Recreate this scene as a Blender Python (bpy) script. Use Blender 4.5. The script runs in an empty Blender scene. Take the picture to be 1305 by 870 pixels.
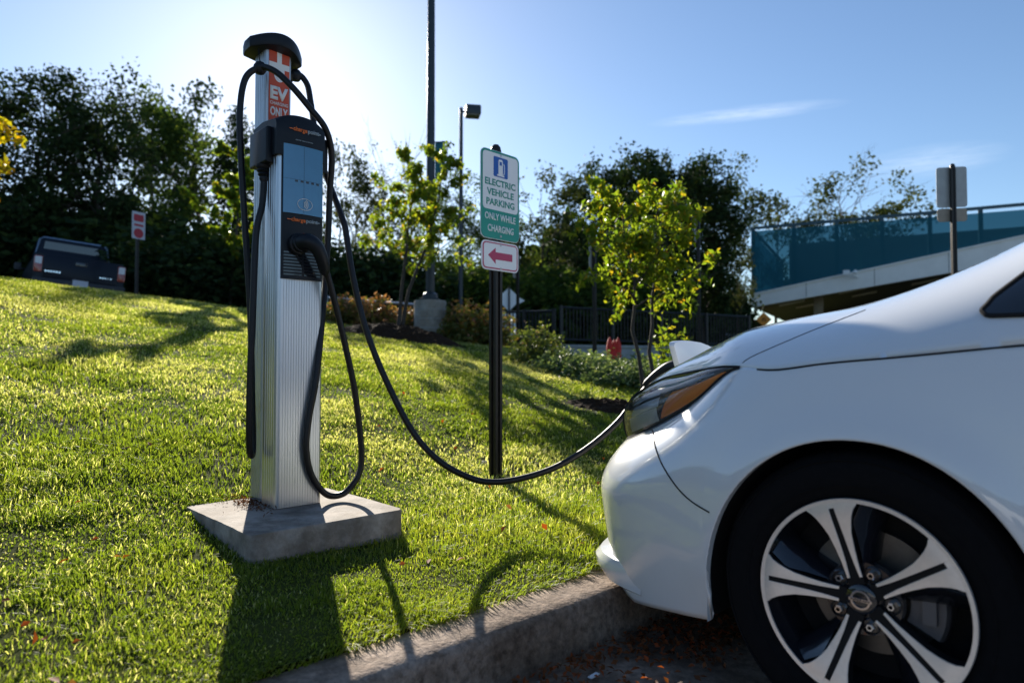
import bpy, bmesh, math, random
import numpy as np
from mathutils import Vector, Matrix
rng = np.random.default_rng(7)
random.seed(7)
R = math.radians
S = bpy.context.scene
COL = S.collection

# ------------------------------------------------------------------ camera, sky, sun, exposure
CAM_H, PITCH = 0.83, R(1.78)
cd = bpy.data.cameras.new('camera'); cam = bpy.data.objects.new('camera', cd); COL.objects.link(cam)
cam.location = (0, 0, CAM_H); cam.rotation_euler = (R(90) + PITCH, 0, 0)
cd.lens = 24; cd.sensor_width = 36; cd.clip_start = 0.05; cd.clip_end = 1500
cd.dof.use_dof = True; cd.dof.focus_distance = 2.5; cd.dof.aperture_fstop = 2.6
S.camera = cam

SUN_AZ, SUN_EL = R(-18.8), R(23.0)          # azimuth from +Y, clockwise
SUN = Vector((math.sin(SUN_AZ)*math.cos(SUN_EL), math.cos(SUN_AZ)*math.cos(SUN_EL), math.sin(SUN_EL)))
w = bpy.data.worlds.new('World'); S.world = w; w.use_nodes = True
nt = w.node_tree; nt.nodes.clear()
wo = nt.nodes.new('ShaderNodeOutputWorld'); bg = nt.nodes.new('ShaderNodeBackground')
sky = nt.nodes.new('ShaderNodeTexSky'); sky.sky_type = 'NISHITA'; sky.sun_disc = False
sky.sun_elevation = SUN_EL; sky.sun_rotation = SUN_AZ
sky.air_density = 1.0; sky.dust_density = .27; sky.ozone_density = 3.6; sky.altitude = 50
bg.inputs['Strength'].default_value = 0.078
# thin high cloud streaks, laid out by direction
tc = nt.nodes.new('ShaderNodeTexCoord'); mp = nt.nodes.new('ShaderNodeMapping')
mp.inputs['Scale'].default_value = (2.2, 2.2, 13.0)
nz = nt.nodes.new('ShaderNodeTexNoise'); nz.inputs['Scale'].default_value = 1.7; nz.inputs['Detail'].default_value = 7; nz.inputs['Roughness'].default_value = .62
rp = nt.nodes.new('ShaderNodeValToRGB'); rp.color_ramp.elements[0].position = .72; rp.color_ramp.elements[1].position = .95
rp.color_ramp.elements[1].color = (.38, .38, .38, 1)
mx = nt.nodes.new('ShaderNodeMixRGB'); mx.inputs['Color2'].default_value = (8.5, 9.2, 10.0, 1)
L = nt.links.new
L(tc.outputs['Generated'], mp.inputs['Vector']); L(mp.outputs['Vector'], nz.inputs['Vector']); L(nz.outputs['Fac'], rp.inputs['Fac'])
L(rp.outputs['Color'], mx.inputs['Fac']); L(sky.outputs['Color'], mx.inputs['Color1'])
def streak(az, el, wid, thick, amt, prev):
    m1 = nt.nodes.new('ShaderNodeMapping'); m1.inputs['Rotation'].default_value = (0, 0, R(az)); m2 = nt.nodes.new('ShaderNodeMapping'); m2.inputs['Rotation'].default_value = (R(-el), 0, 0)
    m3 = nt.nodes.new('ShaderNodeMapping'); m3.inputs['Scale'].default_value = (1/wid, 0, 1/thick); m3.inputs['Rotation'].default_value = (0, 0, 0)
    g_ = nt.nodes.new('ShaderNodeTexGradient'); g_.gradient_type = 'SPHERICAL'
    n2 = nt.nodes.new('ShaderNodeTexNoise'); n2.inputs['Scale'].default_value = 3.0; n2.inputs['Detail'].default_value = 8; n2.inputs['Roughness'].default_value = .7
    m4 = nt.nodes.new('ShaderNodeMapping'); m4.inputs['Scale'].default_value = (5, 5, 60)
    r2 = nt.nodes.new('ShaderNodeValToRGB'); r2.color_ramp.elements[0].position = .30; r2.color_ramp.elements[1].position = .78
    mu = nt.nodes.new('ShaderNodeMath'); mu.operation = 'MULTIPLY'; mu2 = nt.nodes.new('ShaderNodeMath'); mu2.operation = 'MULTIPLY'; mu2.inputs[1].default_value = amt
    mm_ = nt.nodes.new('ShaderNodeMixRGB'); mm_.inputs['Color2'].default_value = (9.5, 10.0, 10.5, 1)
    L(tc.outputs['Generated'], m1.inputs['Vector']); L(m1.outputs['Vector'], m2.inputs['Vector']); L(m2.outputs['Vector'], m3.inputs['Vector']); L(m3.outputs['Vector'], g_.inputs['Vector'])
    L(m2.outputs['Vector'], m4.inputs['Vector']); L(m4.outputs['Vector'], n2.inputs['Vector']); L(n2.outputs['Fac'], r2.inputs['Fac'])
    L(g_.outputs['Fac'], mu.inputs[0]); L(r2.outputs['Color'], mu.inputs[1]); L(mu.outputs['Value'], mu2.inputs[0]); L(mu2.outputs['Value'], mm_.inputs['Fac']); L(prev, mm_.inputs['Color1'])
    return mm_.outputs['Color']
out_ = streak(19.0, 19.2, .13, .011, .5, mx.outputs['Color'])
out_ = streak(31.5, 14.2, .09, .022, .35, out_)
L(out_, bg.inputs['Color']); L(bg.outputs['Background'], wo.inputs['Surface'])
sl = bpy.data.lights.new('sun', 'SUN'); sl.energy = 5.0; sl.angle = R(.5); sl.color = (1, .92, .79)
so = bpy.data.objects.new('sun', sl); COL.objects.link(so); so.rotation_euler = SUN.to_track_quat('Z', 'Y').to_euler()
S.view_settings.view_transform = 'Standard'; S.view_settings.look = 'None'; S.view_settings.gamma = 1
S.view_settings.use_curve_mapping = False; S.view_settings.exposure = 1.0
S.render.engine = 'CYCLES'; S.cycles.use_denoising = True
S.cycles.max_bounces = 8; S.cycles.transparent_max_bounces = 12; S.cycles.caustics_reflective = False; S.cycles.caustics_refractive = False

# ------------------------------------------------------------------ materials
def mat(name, col, rough=.6, metal=0, coat=0, spec=.5, noise=0, nscale=8, bump=0, bscale=60, col2=None, stretch=None, bdist=.01, sheen=0):
    m = bpy.data.materials.new(name); m.use_nodes = True
    n = m.node_tree; p = n.nodes['Principled BSDF']
    p.inputs['Base Color'].default_value = (*col, 1); p.inputs['Roughness'].default_value = rough
    p.inputs['Metallic'].default_value = metal; p.inputs['Specular IOR Level'].default_value = spec
    p.inputs['Coat Weight'].default_value = coat; p.inputs['Coat Roughness'].default_value = .03
    if noise or bump:
        t = n.nodes.new('ShaderNodeTexCoord'); mpn = n.nodes.new('ShaderNodeMapping'); n.links.new(t.outputs['Object'], mpn.inputs['Vector'])
        if stretch: mpn.inputs['Scale'].default_value = stretch
    if noise:
        z = n.nodes.new('ShaderNodeTexNoise'); z.inputs['Scale'].default_value = nscale; z.inputs['Detail'].default_value = 8; z.inputs['Roughness'].default_value = .65
        r = n.nodes.new('ShaderNodeValToRGB'); r.color_ramp.elements[0].position = .32; r.color_ramp.elements[1].position = .7
        c2 = col2 or tuple(min(1, c*(1+noise)) for c in col); c1 = col if col2 else tuple(c*(1-noise) for c in col)
        r.color_ramp.elements[0].color = (*c1, 1); r.color_ramp.elements[1].color = (*c2, 1)
        n.links.new(mpn.outputs['Vector'], z.inputs['Vector']); n.links.new(z.outputs['Fac'], r.inputs['Fac']); n.links.new(r.outputs['Color'], p.inputs['Base Color'])
    if bump:
        z2 = n.nodes.new('ShaderNodeTexNoise'); z2.inputs['Scale'].default_value = bscale; z2.inputs['Detail'].default_value = 6
        b = n.nodes.new('ShaderNodeBump'); b.inputs['Strength'].default_value = bump; b.inputs['Distance'].default_value = bdist
        n.links.new(mpn.outputs['Vector'], z2.inputs['Vector']); n.links.new(z2.outputs['Fac'], b.inputs['Height']); n.links.new(b.outputs['Normal'], p.inputs['Normal'])
    return m

def leaf_mat(name, stops, trans=.45, rough=.5, tcol=1.6, spec=.35):
    """leaf: diffuse front plus light passing through; colour by a per-leaf attribute"""
    m = bpy.data.materials.new(name); m.use_nodes = True
    n = m.node_tree; p = n.nodes['Principled BSDF']; o = n.nodes['Material Output']
    a = n.nodes.new('ShaderNodeAttribute'); a.attribute_name = 'tint'
    r = n.nodes.new('ShaderNodeValToRGB')
    while len(r.color_ramp.elements) < len(stops): r.color_ramp.elements.new(.5)
    for e, (pos, c) in zip(r.color_ramp.elements, stops): e.position = pos; e.color = (*c, 1)
    n.links.new(a.outputs['Fac'], r.inputs['Fac'])
    p.inputs['Roughness'].default_value = rough; p.inputs['Specular IOR Level'].default_value = spec
    n.links.new(r.outputs['Color'], p.inputs['Base Color'])
    t = n.nodes.new('ShaderNodeBsdfTranslucent'); mul = n.nodes.new('ShaderNodeMixRGB'); mul.blend_type = 'MULTIPLY'; mul.inputs['Fac'].default_value = 1
    mul.inputs['Color2'].default_value = (tcol*1.12, tcol*1.1, tcol*.48, 1)
    n.links.new(r.outputs['Color'], mul.inputs['Color1']); n.links.new(mul.outputs['Color'], t.inputs['Color'])
    mxs = n.nodes.new('ShaderNodeMixShader'); mxs.inputs['Fac'].default_value = trans
    n.links.new(p.outputs['BSDF'], mxs.inputs[1]); n.links.new(t.outputs['BSDF'], mxs.inputs[2]); n.links.new(mxs.outputs['Shader'], o.inputs['Surface'])
    return m

def glass_mat(name, col=(1, 1, 1), alpha=.25, rough=.02):
    m = bpy.data.materials.new(name); m.use_nodes = True
    n = m.node_tree; p = n.nodes['Principled BSDF']; o = n.nodes['Material Output']
    p.inputs['Base Color'].default_value = (*col, 1); p.inputs['Roughness'].default_value = rough; p.inputs['Coat Weight'].default_value = 1
    p.inputs['Coat Roughness'].default_value = .01
    t = n.nodes.new('ShaderNodeBsdfTransparent'); g = n.nodes.new('ShaderNodeBsdfGlossy'); g.inputs['Roughness'].default_value = rough
    f = n.nodes.new('ShaderNodeFresnel'); f.inputs['IOR'].default_value = 1.5
    a = n.nodes.new('ShaderNodeMixShader'); a.inputs['Fac'].default_value = alpha
    n.links.new(t.outputs['BSDF'], a.inputs[1]); n.links.new(p.outputs['BSDF'], a.inputs[2])
    b = n.nodes.new('ShaderNodeMixShader'); n.links.new(f.outputs['Fac'], b.inputs['Fac'])
    n.links.new(a.outputs['Shader'], b.inputs[1]); n.links.new(g.outputs['BSDF'], b.inputs[2]); n.links.new(b.outputs['Shader'], o.inputs['Surface'])
    return m

M = dict(
    concrete=mat('concrete', (.31, .265, .225), .85, noise=.34, nscale=11, bump=.5, bscale=120, bdist=.004),
    kerb=mat('kerb concrete', (.36, .27, .205), .9, noise=.42, nscale=48, bump=.6, bscale=90, bdist=.006),
    gutter=mat('gutter concrete', (.34, .26, .20), .9, noise=.38, nscale=40, bump=.6, bscale=130, bdist=.004),
    asphalt=mat('asphalt', (.25, .23, .21), .9, noise=.3, nscale=40, bump=.7, bscale=220, bdist=.005),
    road=mat('old asphalt', (.06, .06, .06), .9, noise=.2, nscale=2),
    soil=mat('lawn soil', (.028, .040, .010), .95, spec=.03, noise=.0, nscale=3, bump=.6, bscale=30, col2=None),
    mulch=mat('mulch', (.038, .022, .013), .95, spec=.08, noise=.5, nscale=40, bump=1, bscale=60, bdist=.03),
    alum=mat('brushed aluminium', (.60, .62, .64), .34, metal=.9, noise=.06, nscale=5, stretch=(30, 30, .6)),
    alum_dull=mat('dull aluminium', (.52, .53, .54), .45, metal=.85, noise=.10, nscale=6, stretch=(20, 20, .8)),
    black_plastic=mat('black plastic', (.006, .008, .012), .45, spec=.3, noise=.15, nscale=30),
    black_gloss=mat('black gloss', (.008, .010, .014), .12, coat=.6),
    rubber=mat('cable rubber', (.008, .007, .008), .42, spec=.35, noise=.2, nscale=40),
    screen=mat('screen glass', (.045, .17, .30), .10, coat=1, noise=.15, nscale=3),
    orange=mat('orange lettering', (.75, .16, .03), .5), grey_letter=mat('grey lettering', (.30, .36, .40), .5),
    decal_red=mat('orange red decal', (.55, .07, .025), .5, noise=.05), decal_white=mat('decal white', (.75, .74, .72), .5),
    paint=mat('white car paint', (.72, .735, .75), .25, coat=1.0, noise=.01),
    dark_trim=mat('dark trim', (.012, .012, .014), .5), liner=mat('wheel arch liner', (.006, .006, .007), .9, bump=.3),
    tyre=mat('tyre rubber', (.006, .006, .007), .9, spec=.12, noise=.15, nscale=50), gap=mat('shut line', (.004, .004, .005), .9),
    machined=mat('machined alloy', (.95, .93, .91), .34, metal=.72, noise=.05, nscale=60), wheel_black=mat('gloss black alloy', (.012, .013, .018), .16, coat=.8),
    slot=mat('matt black alloy', (.008, .008, .009), .6, spec=.2), disc=mat('brake disc', (.16, .15, .14), .4, metal=.8, noise=.2, nscale=20), caliper=mat('brake caliper', (.13, .13, .14), .5, metal=.5),
    chrome=mat('chrome', (.75, .76, .78), .10, metal=1), amber=mat('amber reflector', (1.0, .24, .02), .35, coat=.5, bump=.5, bscale=180, bdist=.003),
    lamp_black=mat('lamp housing', (.10, .11, .12), .25, metal=.8), reflector=mat('lamp chrome', (.75, .78, .8), .25, metal=.55),
    lens=glass_mat('clear lens', (.9, .95, 1), .04), car_glass=mat('dark car glass', (.006, .007, .008), .03, coat=1),
    bronze=mat('dark bronze post', (.018, .014, .012), .4, metal=.3, noise=.2, nscale=30),
    pole=mat('dark green pole paint', (.010, .018, .028), .4, noise=.1), sign_white=mat('sign white', (.74, .75, .77), .35, noise=.03, nscale=6),
    sign_green=mat('sign green', (.012, .26, .20), .35), sign_blue=mat('sign blue', (.01, .09, .38), .35), sign_maroon=mat('sign maroon', (.42, .035, .10), .4),
    sign_red=mat('sign red', (.45, .03, .05), .5), sign_back=mat('bare sign back', (.36, .36, .35), .5, metal=.5, noise=.1, nscale=10),
    sign_back_tan=mat('weathered tan sign back', (.30, .26, .21), .55, metal=.3, noise=.15, nscale=10),
    sign_orange=mat('sign orange', (.75, .25, .01), .5), banner=mat('teal banner', (.02, .13, .17), .8),
    bark=mat('bark', (.055, .042, .032), .9, noise=.4, nscale=12, bump=.8, bscale=30, stretch=(1, 1, .3), bdist=.02),
    bark_pale=mat('pale bark', (.13, .12, .11), .9, noise=.3, nscale=12), twig=mat('thin bark', (.045, .035, .028), .8, noise=.2, nscale=30),
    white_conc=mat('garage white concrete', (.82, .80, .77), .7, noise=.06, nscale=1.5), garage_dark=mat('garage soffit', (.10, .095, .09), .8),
    garage_steel=mat('garage teal steel', (.02, .07, .10), .5), lampwarm=mat('garage light strip', (.55, .5, .42), .5), brick=mat('brown brick', (.11, .05, .035), .85, noise=.25, nscale=6),
    column=mat('tan column', (.30, .25, .19), .8, noise=.1), wall=mat('retaining wall concrete', (.30, .31, .31), .85, noise=.15, nscale=3),
    fence=mat('black fence paint', (.008, .009, .010), .5), pipe=mat('galvanised pipe', (.45, .47, .5), .4, metal=.6),
    truck=mat('black truck paint', (.005, .010, .022), .3, coat=.05, spec=.16), cab_highlight=mat('cab edge highlight', (.20, .27, .36), .3, metal=.6), truck_dark=mat('truck bumper', (.02, .022, .027), .5), tail_red=mat('tail lamp red', (.35, .015, .012), .2, coat=.8),  # cab edge colour stands for skylight caught on the black paint
    tail_clear=mat('tail lamp clear', (.6, .58, .6), .2, coat=.8), plate=mat('number plate', (.55, .55, .62), .5, noise=.2, nscale=60),
    red_flower=mat('red petals', (.60, .02, .01), .6, noise=.2, nscale=30), silver_car=mat('silver car paint', (.62, .62, .62), .3, coat=.8), grey_car=mat('grey car paint', (.06, .065, .07), .3, coat=.8),
    rock=mat('dark rock', (.05, .045, .04), .9, noise=.4, nscale=20, bump=.8), paper=mat('white paper', (.75, .76, .78), .8),
    block=mat('base block concrete', (.33, .31, .28), .85, noise=.18, nscale=6, bump=.3, bscale=60),
)
def stain(m, scale, lo, amt, seed):
    n = m.node_tree; p = n.nodes['Principled BSDF']; src = p.inputs['Base Color'].links[0].from_socket
    t = n.nodes.new('ShaderNodeTexCoord'); mp_ = n.nodes.new('ShaderNodeMapping'); mp_.inputs['Location'].default_value = (seed, seed*.7, 0); z = n.nodes.new('ShaderNodeTexNoise')
    z.inputs['Scale'].default_value = scale; z.inputs['Detail'].default_value = 9; z.inputs['Roughness'].default_value = .7
    r = n.nodes.new('ShaderNodeValToRGB'); r.color_ramp.elements[0].position = lo; r.color_ramp.elements[1].position = lo+.16
    r.color_ramp.elements[0].color = (amt, amt*.92, amt*.84, 1); r.color_ramp.elements[1].color = (1, 1, 1, 1)
    x = n.nodes.new('ShaderNodeMixRGB'); x.blend_type = 'MULTIPLY'; x.inputs['Fac'].default_value = 1
    n.links.new(t.outputs['Object'], mp_.inputs['Vector']); n.links.new(mp_.outputs['Vector'], z.inputs['Vector']); n.links.new(z.outputs['Fac'], r.inputs['Fac'])
    n.links.new(src, x.inputs['Color1']); n.links.new(r.outputs['Color'], x.inputs['Color2']); n.links.new(x.outputs['Color'], p.inputs['Base Color'])
stain(M['concrete'], 7, .42, .62, 1.3); stain(M['kerb'], 3.2, .44, .55, 2.1); stain(M['kerb'], 30, .36, .55, 5.1); stain(M['gutter'], 4, .45, .5, 3.7)
stain(M['block'], 3, .42, .7, 4.4); stain(M['alum_dull'], 5, .34, .75, 6.0)
M['paint'].node_tree.nodes['Principled BSDF'].inputs['Coat IOR'].default_value = 1.75
# a dry and green mottle for the soil under the grass
def soil_nodes(m):
    n = m.node_tree; p = n.nodes['Principled BSDF']
    t = n.nodes.new('ShaderNodeTexCoord'); z = n.nodes.new('ShaderNodeTexNoise'); z.inputs['Scale'].default_value = .8; z.inputs['Detail'].default_value = 10; z.inputs['Roughness'].default_value = .75
    r = n.nodes.new('ShaderNodeValToRGB'); r.color_ramp.elements[0].position = .35; r.color_ramp.elements[1].position = .68
    r.color_ramp.elements[0].color = (.022, .034, .006, 1); r.color_ramp.elements[1].color = (.075, .080, .020, 1)
    n.links.new(t.outputs['Object'], z.inputs['Vector']); n.links.new(z.outputs['Fac'], r.inputs['Fac']); n.links.new(r.outputs['Color'], p.inputs['Base Color'])
soil_nodes(M['soil'])
M['grass'] = leaf_mat('grass blades', [(0, (.050, .082, .010)), (.45, (.105, .145, .016)), (.8, (.19, .205, .030)), (.9, (.27, .28, .10)), (1, (.42, .41, .27))], .60, .52, 2.25, .6)  # palest stops serve dry blades and painted dew sheen
M['leaf_dark'] = leaf_mat('dark tree leaves', [(0, (.014, .030, .012)), (.6, (.03, .055, .018)), (1, (.07, .10, .03))], .22, .75, 1.2, .12)
M['leaf_mid'] = leaf_mat('green tree leaves', [(0, (.03, .055, .015)), (.6, (.06, .10, .025)), (1, (.13, .16, .035))], .5, .75, 1.4, .12)
M['leaf_olive'] = leaf_mat('olive tree leaves', [(0, (.03, .045, .02)), (.6, (.06, .08, .03)), (1, (.12, .12, .04))], .3, .75, 1.3, .12)
M['leaf_young'] = leaf_mat('young tree leaves', [(0, (.07, .13, .012)), (.55, (.17, .22, .02)), (.85, (.30, .26, .02)), (1, (.32, .15, .02))], .6, .42, 1.75)
M['leaf_yellow'] = leaf_mat('yellow tree leaves', [(0, (.2, .22, .015)), (.5, (.38, .30, .015)), (1, (.45, .20, .015))], .62, .45, 2.1)
M['leaf_red'] = leaf_mat('reddish shrub leaves', [(0, (0.065, 0.078, 0.023)), (.45, (0.143, 0.156, 0.039)), (.75, (0.286, 0.130, 0.065)), (1, (0.416, 0.208, 0.143))], .4, .5, 1.4)
M['leaf_shrub'] = leaf_mat('shrub leaves', [(0, (0.054, 0.081, 0.024)), (.6, (0.121, 0.162, 0.041)), (.9, (0.216, 0.203, 0.068)), (1, (0.351, 0.189, 0.135))], .38, .45, 1.4)
M['leaf_juniper'] = leaf_mat('ground cover sprigs', [(0, (0.060, 0.105, 0.053)), (.6, (0.135, 0.195, 0.090)), (1, (0.270, 0.315, 0.165))], .35, .5, 1.3)
M['leaf_fallen'] = leaf_mat('fallen leaves', [(0, (.10, .04, .015)), (.5, (.24, .075, .02)), (.8, (.35, .07, .015)), (1, (.30, .18, .06))], .3, .7, 1.2)

# ------------------------------------------------------------------ object helpers
def tag(o, label=None, cat=None, group=None, kind=None):
    for k, v in (('label', label), ('category', cat), ('group', group), ('kind', kind)):
        if v: o[k] = v
    return o
def thing(name, label, cat, loc=(0, 0, 0), rz=0, group=None, rot=None):
    o = bpy.data.objects.new(name, None); COL.objects.link(o); o.empty_display_size = .2
    o.location = loc; o.rotation_euler = rot or (0, 0, rz)
    return tag(o, label, cat, group)
def link(name, me, parent=None):
    o = bpy.data.objects.new(name, me); COL.objects.link(o); o.parent = parent
    return o
def copy_tree(o, parent=None):
    c = o.copy(); COL.objects.link(c)
    if parent is not None: c.parent = parent
    for ch in list(o.children): copy_tree(ch, c)
    return c

class MB:
    def __init__(s): s.v = []; s.f = []; s.mi = []
    def add(s, vs, fs, mi=0):
        b = len(s.v); s.v += [tuple(v) for v in vs]; s.f += [tuple(i+b for i in f) for f in fs]; s.mi += [mi]*len(fs); return s
    def box(s, x0, x1, y0, y1, z0, z1, mi=0):
        return s.add([(x0, y0, z0), (x1, y0, z0), (x1, y1, z0), (x0, y1, z0), (x0, y0, z1), (x1, y0, z1), (x1, y1, z1), (x0, y1, z1)],
              [(0, 3, 2, 1), (4, 5, 6, 7), (0, 1, 5, 4), (1, 2, 6, 5), (2, 3, 7, 6), (3, 0, 4, 7)], mi)
    def tube(s, pts, rad, seg=10, cap=True, mi=0):
        pts = [Vector(p) for p in pts]; n = len(pts)
        rs = rad if isinstance(rad, (list, tuple)) else [rad]*n
        vs = []; up = None
        for i, p in enumerate(pts):
            t = (pts[min(i+1, n-1)] - pts[max(i-1, 0)])
            t = t.normalized() if t.length > 1e-9 else Vector((0, 0, 1))
            if up is None: up = t.orthogonal().normalized()
            up = (up - t*up.dot(t)); up = up.normalized() if up.length > 1e-6 else t.orthogonal().normalized()
            b = t.cross(up)
            for k in range(seg):
                a = 2*math.pi*k/seg; vs.append(p + (up*math.cos(a) + b*math.sin(a))*rs[i])
        fs = [(i*seg+k, i*seg+(k+1) % seg, (i+1)*seg+(k+1) % seg, (i+1)*seg+k) for i in range(n-1) for k in range(seg)]
        if cap: fs += [tuple(reversed(range(seg))), tuple(range((n-1)*seg, n*seg))]
        return s.add(vs, fs, mi)
    def prism(s, outline, y0, y1, mi=0):
        """outline in (x,z), front face at y0 (towards -y), back at y1"""
        n = len(outline); vs = [(x, y0, z) for x, z in outline] + [(x, y1, z) for x, z in outline]
        fs = [tuple(range(n)), tuple(reversed(range(n, 2*n)))] + [(i, n+i, n+(i+1) % n, (i+1) % n) for i in range(n)]
        return s.add(vs, fs, mi)
    def zprism(s, outline, z0, z1, mi=0):
        n = len(outline); vs = [(x, y, z0) for x, y in outline] + [(x, y, z1) for x, y in outline]
        fs = [tuple(reversed(range(n))), tuple(range(n, 2*n))] + [(i, (i+1) % n, n+(i+1) % n, n+i) for i in range(n)]
        return s.add(vs, fs, mi)
    def grid(s, P, mi=0, flip=False):
        """P: array (n,m,3)"""
        n, m = P.shape[:2]
        fs = [(i*m+j, (i+1)*m+j, (i+1)*m+j+1, i*m+j+1) for i in range(n-1) for j in range(m-1)]
        if flip: fs = [tuple(reversed(f)) for f in fs]
        return s.add(P.reshape(-1, 3).tolist(), fs, mi)
    def lathe(s, prof, seg=48, axis='y', c=(0, 0, 0), mi=0, a0=0, a1=2*math.pi):
        """prof: (r, h) pairs; turned about `axis` through c"""
        full = abs(a1-a0-2*math.pi) < 1e-6; ns = seg if full else seg+1
        vs = []
        for r, h in prof:
            for k in range(ns):
                a = a0+(a1-a0)*k/seg; u, v_ = r*math.cos(a), r*math.sin(a)
                vs.append((c[0]+u, c[1]+h, c[2]+v_) if axis == 'y' else (c[0]+u, c[1]+v_, c[2]+h))
        fs = []
        for i in range(len(prof)-1):
            for k in range(seg):
                k2 = (k+1) % ns
                fs.append((i*ns+k, i*ns+k2, (i+1)*ns+k2, (i+1)*ns+k))
        return s.add(vs, fs, mi)
    def build(s, name, mats, parent=None, smooth=True, bevel=0, angle=35, weld=False):
        me = bpy.data.meshes.new(name); me.from_pydata(s.v, [], s.f)
        for m in (mats if isinstance(mats, (list, tuple)) else [mats]): me.materials.append(m)
        me.polygons.foreach_set('material_index', s.mi)
        bm = bmesh.new(); bm.from_mesh(me)
        if weld: bmesh.ops.remove_doubles(bm, verts=bm.verts, dist=1e-5)
        bmesh.ops.recalc_face_normals(bm, faces=bm.faces)
        if bevel:
            ed = [e for e in bm.edges if len(e.link_faces) == 2 and e.calc_face_angle(0) > R(40)]
            bmesh.ops.bevel(bm, geom=ed, offset=bevel, segments=2, affect='EDGES', profile=.6, clamp_overlap=True)
        bm.to_mesh(me); bm.free()
        if smooth:
            me.polygons.foreach_set('use_smooth', [True]*len(me.polygons)); me.set_sharp_from_angle(angle=R(angle))
        me.update()
        return link(name, me, parent)

def np_mesh(name, verts, faces, m, tint=None, parent=None, smooth=False):
    """verts (N,3), faces (F,k) all same k"""
    me = bpy.data.meshes.new(name); k = faces.shape[1]
    me.vertices.add(len(verts)); me.vertices.foreach_set('co', verts.astype(np.float32).ravel())
    me.loops.add(faces.size); me.loops.foreach_set('vertex_index', faces.astype(np.int32).ravel())
    me.polygons.add(len(faces)); me.polygons.foreach_set('loop_start', np.arange(0, faces.size, k, dtype=np.int32))
    if tint is not None:
        a = me.attributes.new('tint', 'FLOAT', 'POINT'); a.data.foreach_set('value', tint.astype(np.float32))
    if smooth: me.polygons.foreach_set('use_smooth', np.ones(len(faces), bool))
    me.materials.append(m); me.update(calc_edges=True); me.validate()
    return link(name, me, parent)

def hash2(ix, iy, seed):
    h = (ix.astype(np.int64)*374761393 + iy.astype(np.int64)*668265263 + seed*144665) & 0x7fffffff
    h = (h ^ (h >> 13))*1274126177 & 0x7fffffff
    return ((h ^ (h >> 16)) & 0xffff)/65535.0
def vnoise(x, y, seed=0):
    x = np.asarray(x, float); y = np.asarray(y, float); ix, iy = np.floor(x), np.floor(y); fx, fy = x-ix, y-iy
    fx = fx*fx*(3-2*fx); fy = fy*fy*(3-2*fy)
    a, b, c, d = hash2(ix, iy, seed), hash2(ix+1, iy, seed), hash2(ix, iy+1, seed), hash2(ix+1, iy+1, seed)
    return (a*(1-fx)+b*fx)*(1-fy)+(c*(1-fx)+d*fx)*fy
def fbm(x, y, seed=0, o=4):
    s = 0; a = .5
    for i in range(o): s = s+a*vnoise(x*2**i, y*2**i, seed+i*17); a *= .5
    return s

def leaf_cards(C, size, aspect=.5, droop=.0, up=0., seed=0, fold=.25):
    """leaves at centres C (N,3) as folded four point blades; returns verts, faces (tris)"""
    g = np.random.default_rng(seed); N = len(C)
    ax = g.normal(size=(N, 3)); ax[:, 2] = ax[:, 2]*.6-droop; ax /= np.linalg.norm(ax, axis=1, keepdims=True)
    nr = g.normal(size=(N, 3)); nr[:, 2] += up; sd = np.cross(ax, nr); sd /= np.linalg.norm(sd, axis=1, keepdims=True)+1e-9
    nn = np.cross(sd, ax)
    sz = (size*(.65+.7*g.random(N)))[:, None]
    b = C-ax*sz*.5; t = C+ax*sz*.5-nn*sz*.12
    l = C-sd*sz*aspect*.5+nn*sz*fold*.4; r_ = C+sd*sz*aspect*.5+nn*sz*fold*.4
    V = np.stack([b, r_, t, l], 1).reshape(-1, 3)
    i = np.arange(N)*4
    F = np.concatenate([np.stack([i, i+1, i+2], 1), np.stack([i, i+2, i+3], 1)])
    return V, F

def text_mesh(body, x0, x1, z0, z1, y, m, parent, name='lettering', bold=.0, thick=.0006, keep=False, slant=0):
    """flat lettering filling the given rectangle on a plane facing -y"""
    cu = bpy.data.curves.new(name, 'FONT'); cu.body = body; cu.size = 1; cu.offset = bold; cu.resolution_u = 3; cu.extrude = 0; cu.align_x = 'LEFT'; cu.shear = slant
    to = bpy.data.objects.new(name, cu); COL.objects.link(to)
    dg = bpy.context.evaluated_depsgraph_get(); me = bpy.data.meshes.new_from_object(to.evaluated_get(dg)); me.name = name
    bpy.data.objects.remove(to); bpy.data.curves.remove(cu)
    n = len(me.vertices); co = np.zeros(n*3); me.vertices.foreach_get('co', co); co = co.reshape(-1, 3)
    mn, mxx = co.min(0), co.max(0); sx = (x1-x0)/(mxx[0]-mn[0]); sz = (z1-z0)/(mxx[1]-mn[1])
    out = np.zeros_like(co); out[:, 0] = x0+(co[:, 0]-mn[0])*sx; out[:, 2] = z0+(co[:, 1]-mn[1])*sz; out[:, 1] = y
    me.vertices.foreach_set('co', out.ravel())
    bm = bmesh.new(); bm.from_mesh(me)
    ex = bmesh.ops.extrude_face_region(bm, geom=list(bm.faces)); bmesh.ops.translate(bm, vec=(0, -thick, 0), verts=[e for e in ex['geom'] if isinstance(e, bmesh.types.BMVert)])
    bmesh.ops.recalc_face_normals(bm, faces=bm.faces); bm.to_mesh(me); bm.free()
    me.materials.clear(); me.materials.append(m); me.update()
    return link(name, me, parent)

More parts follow.
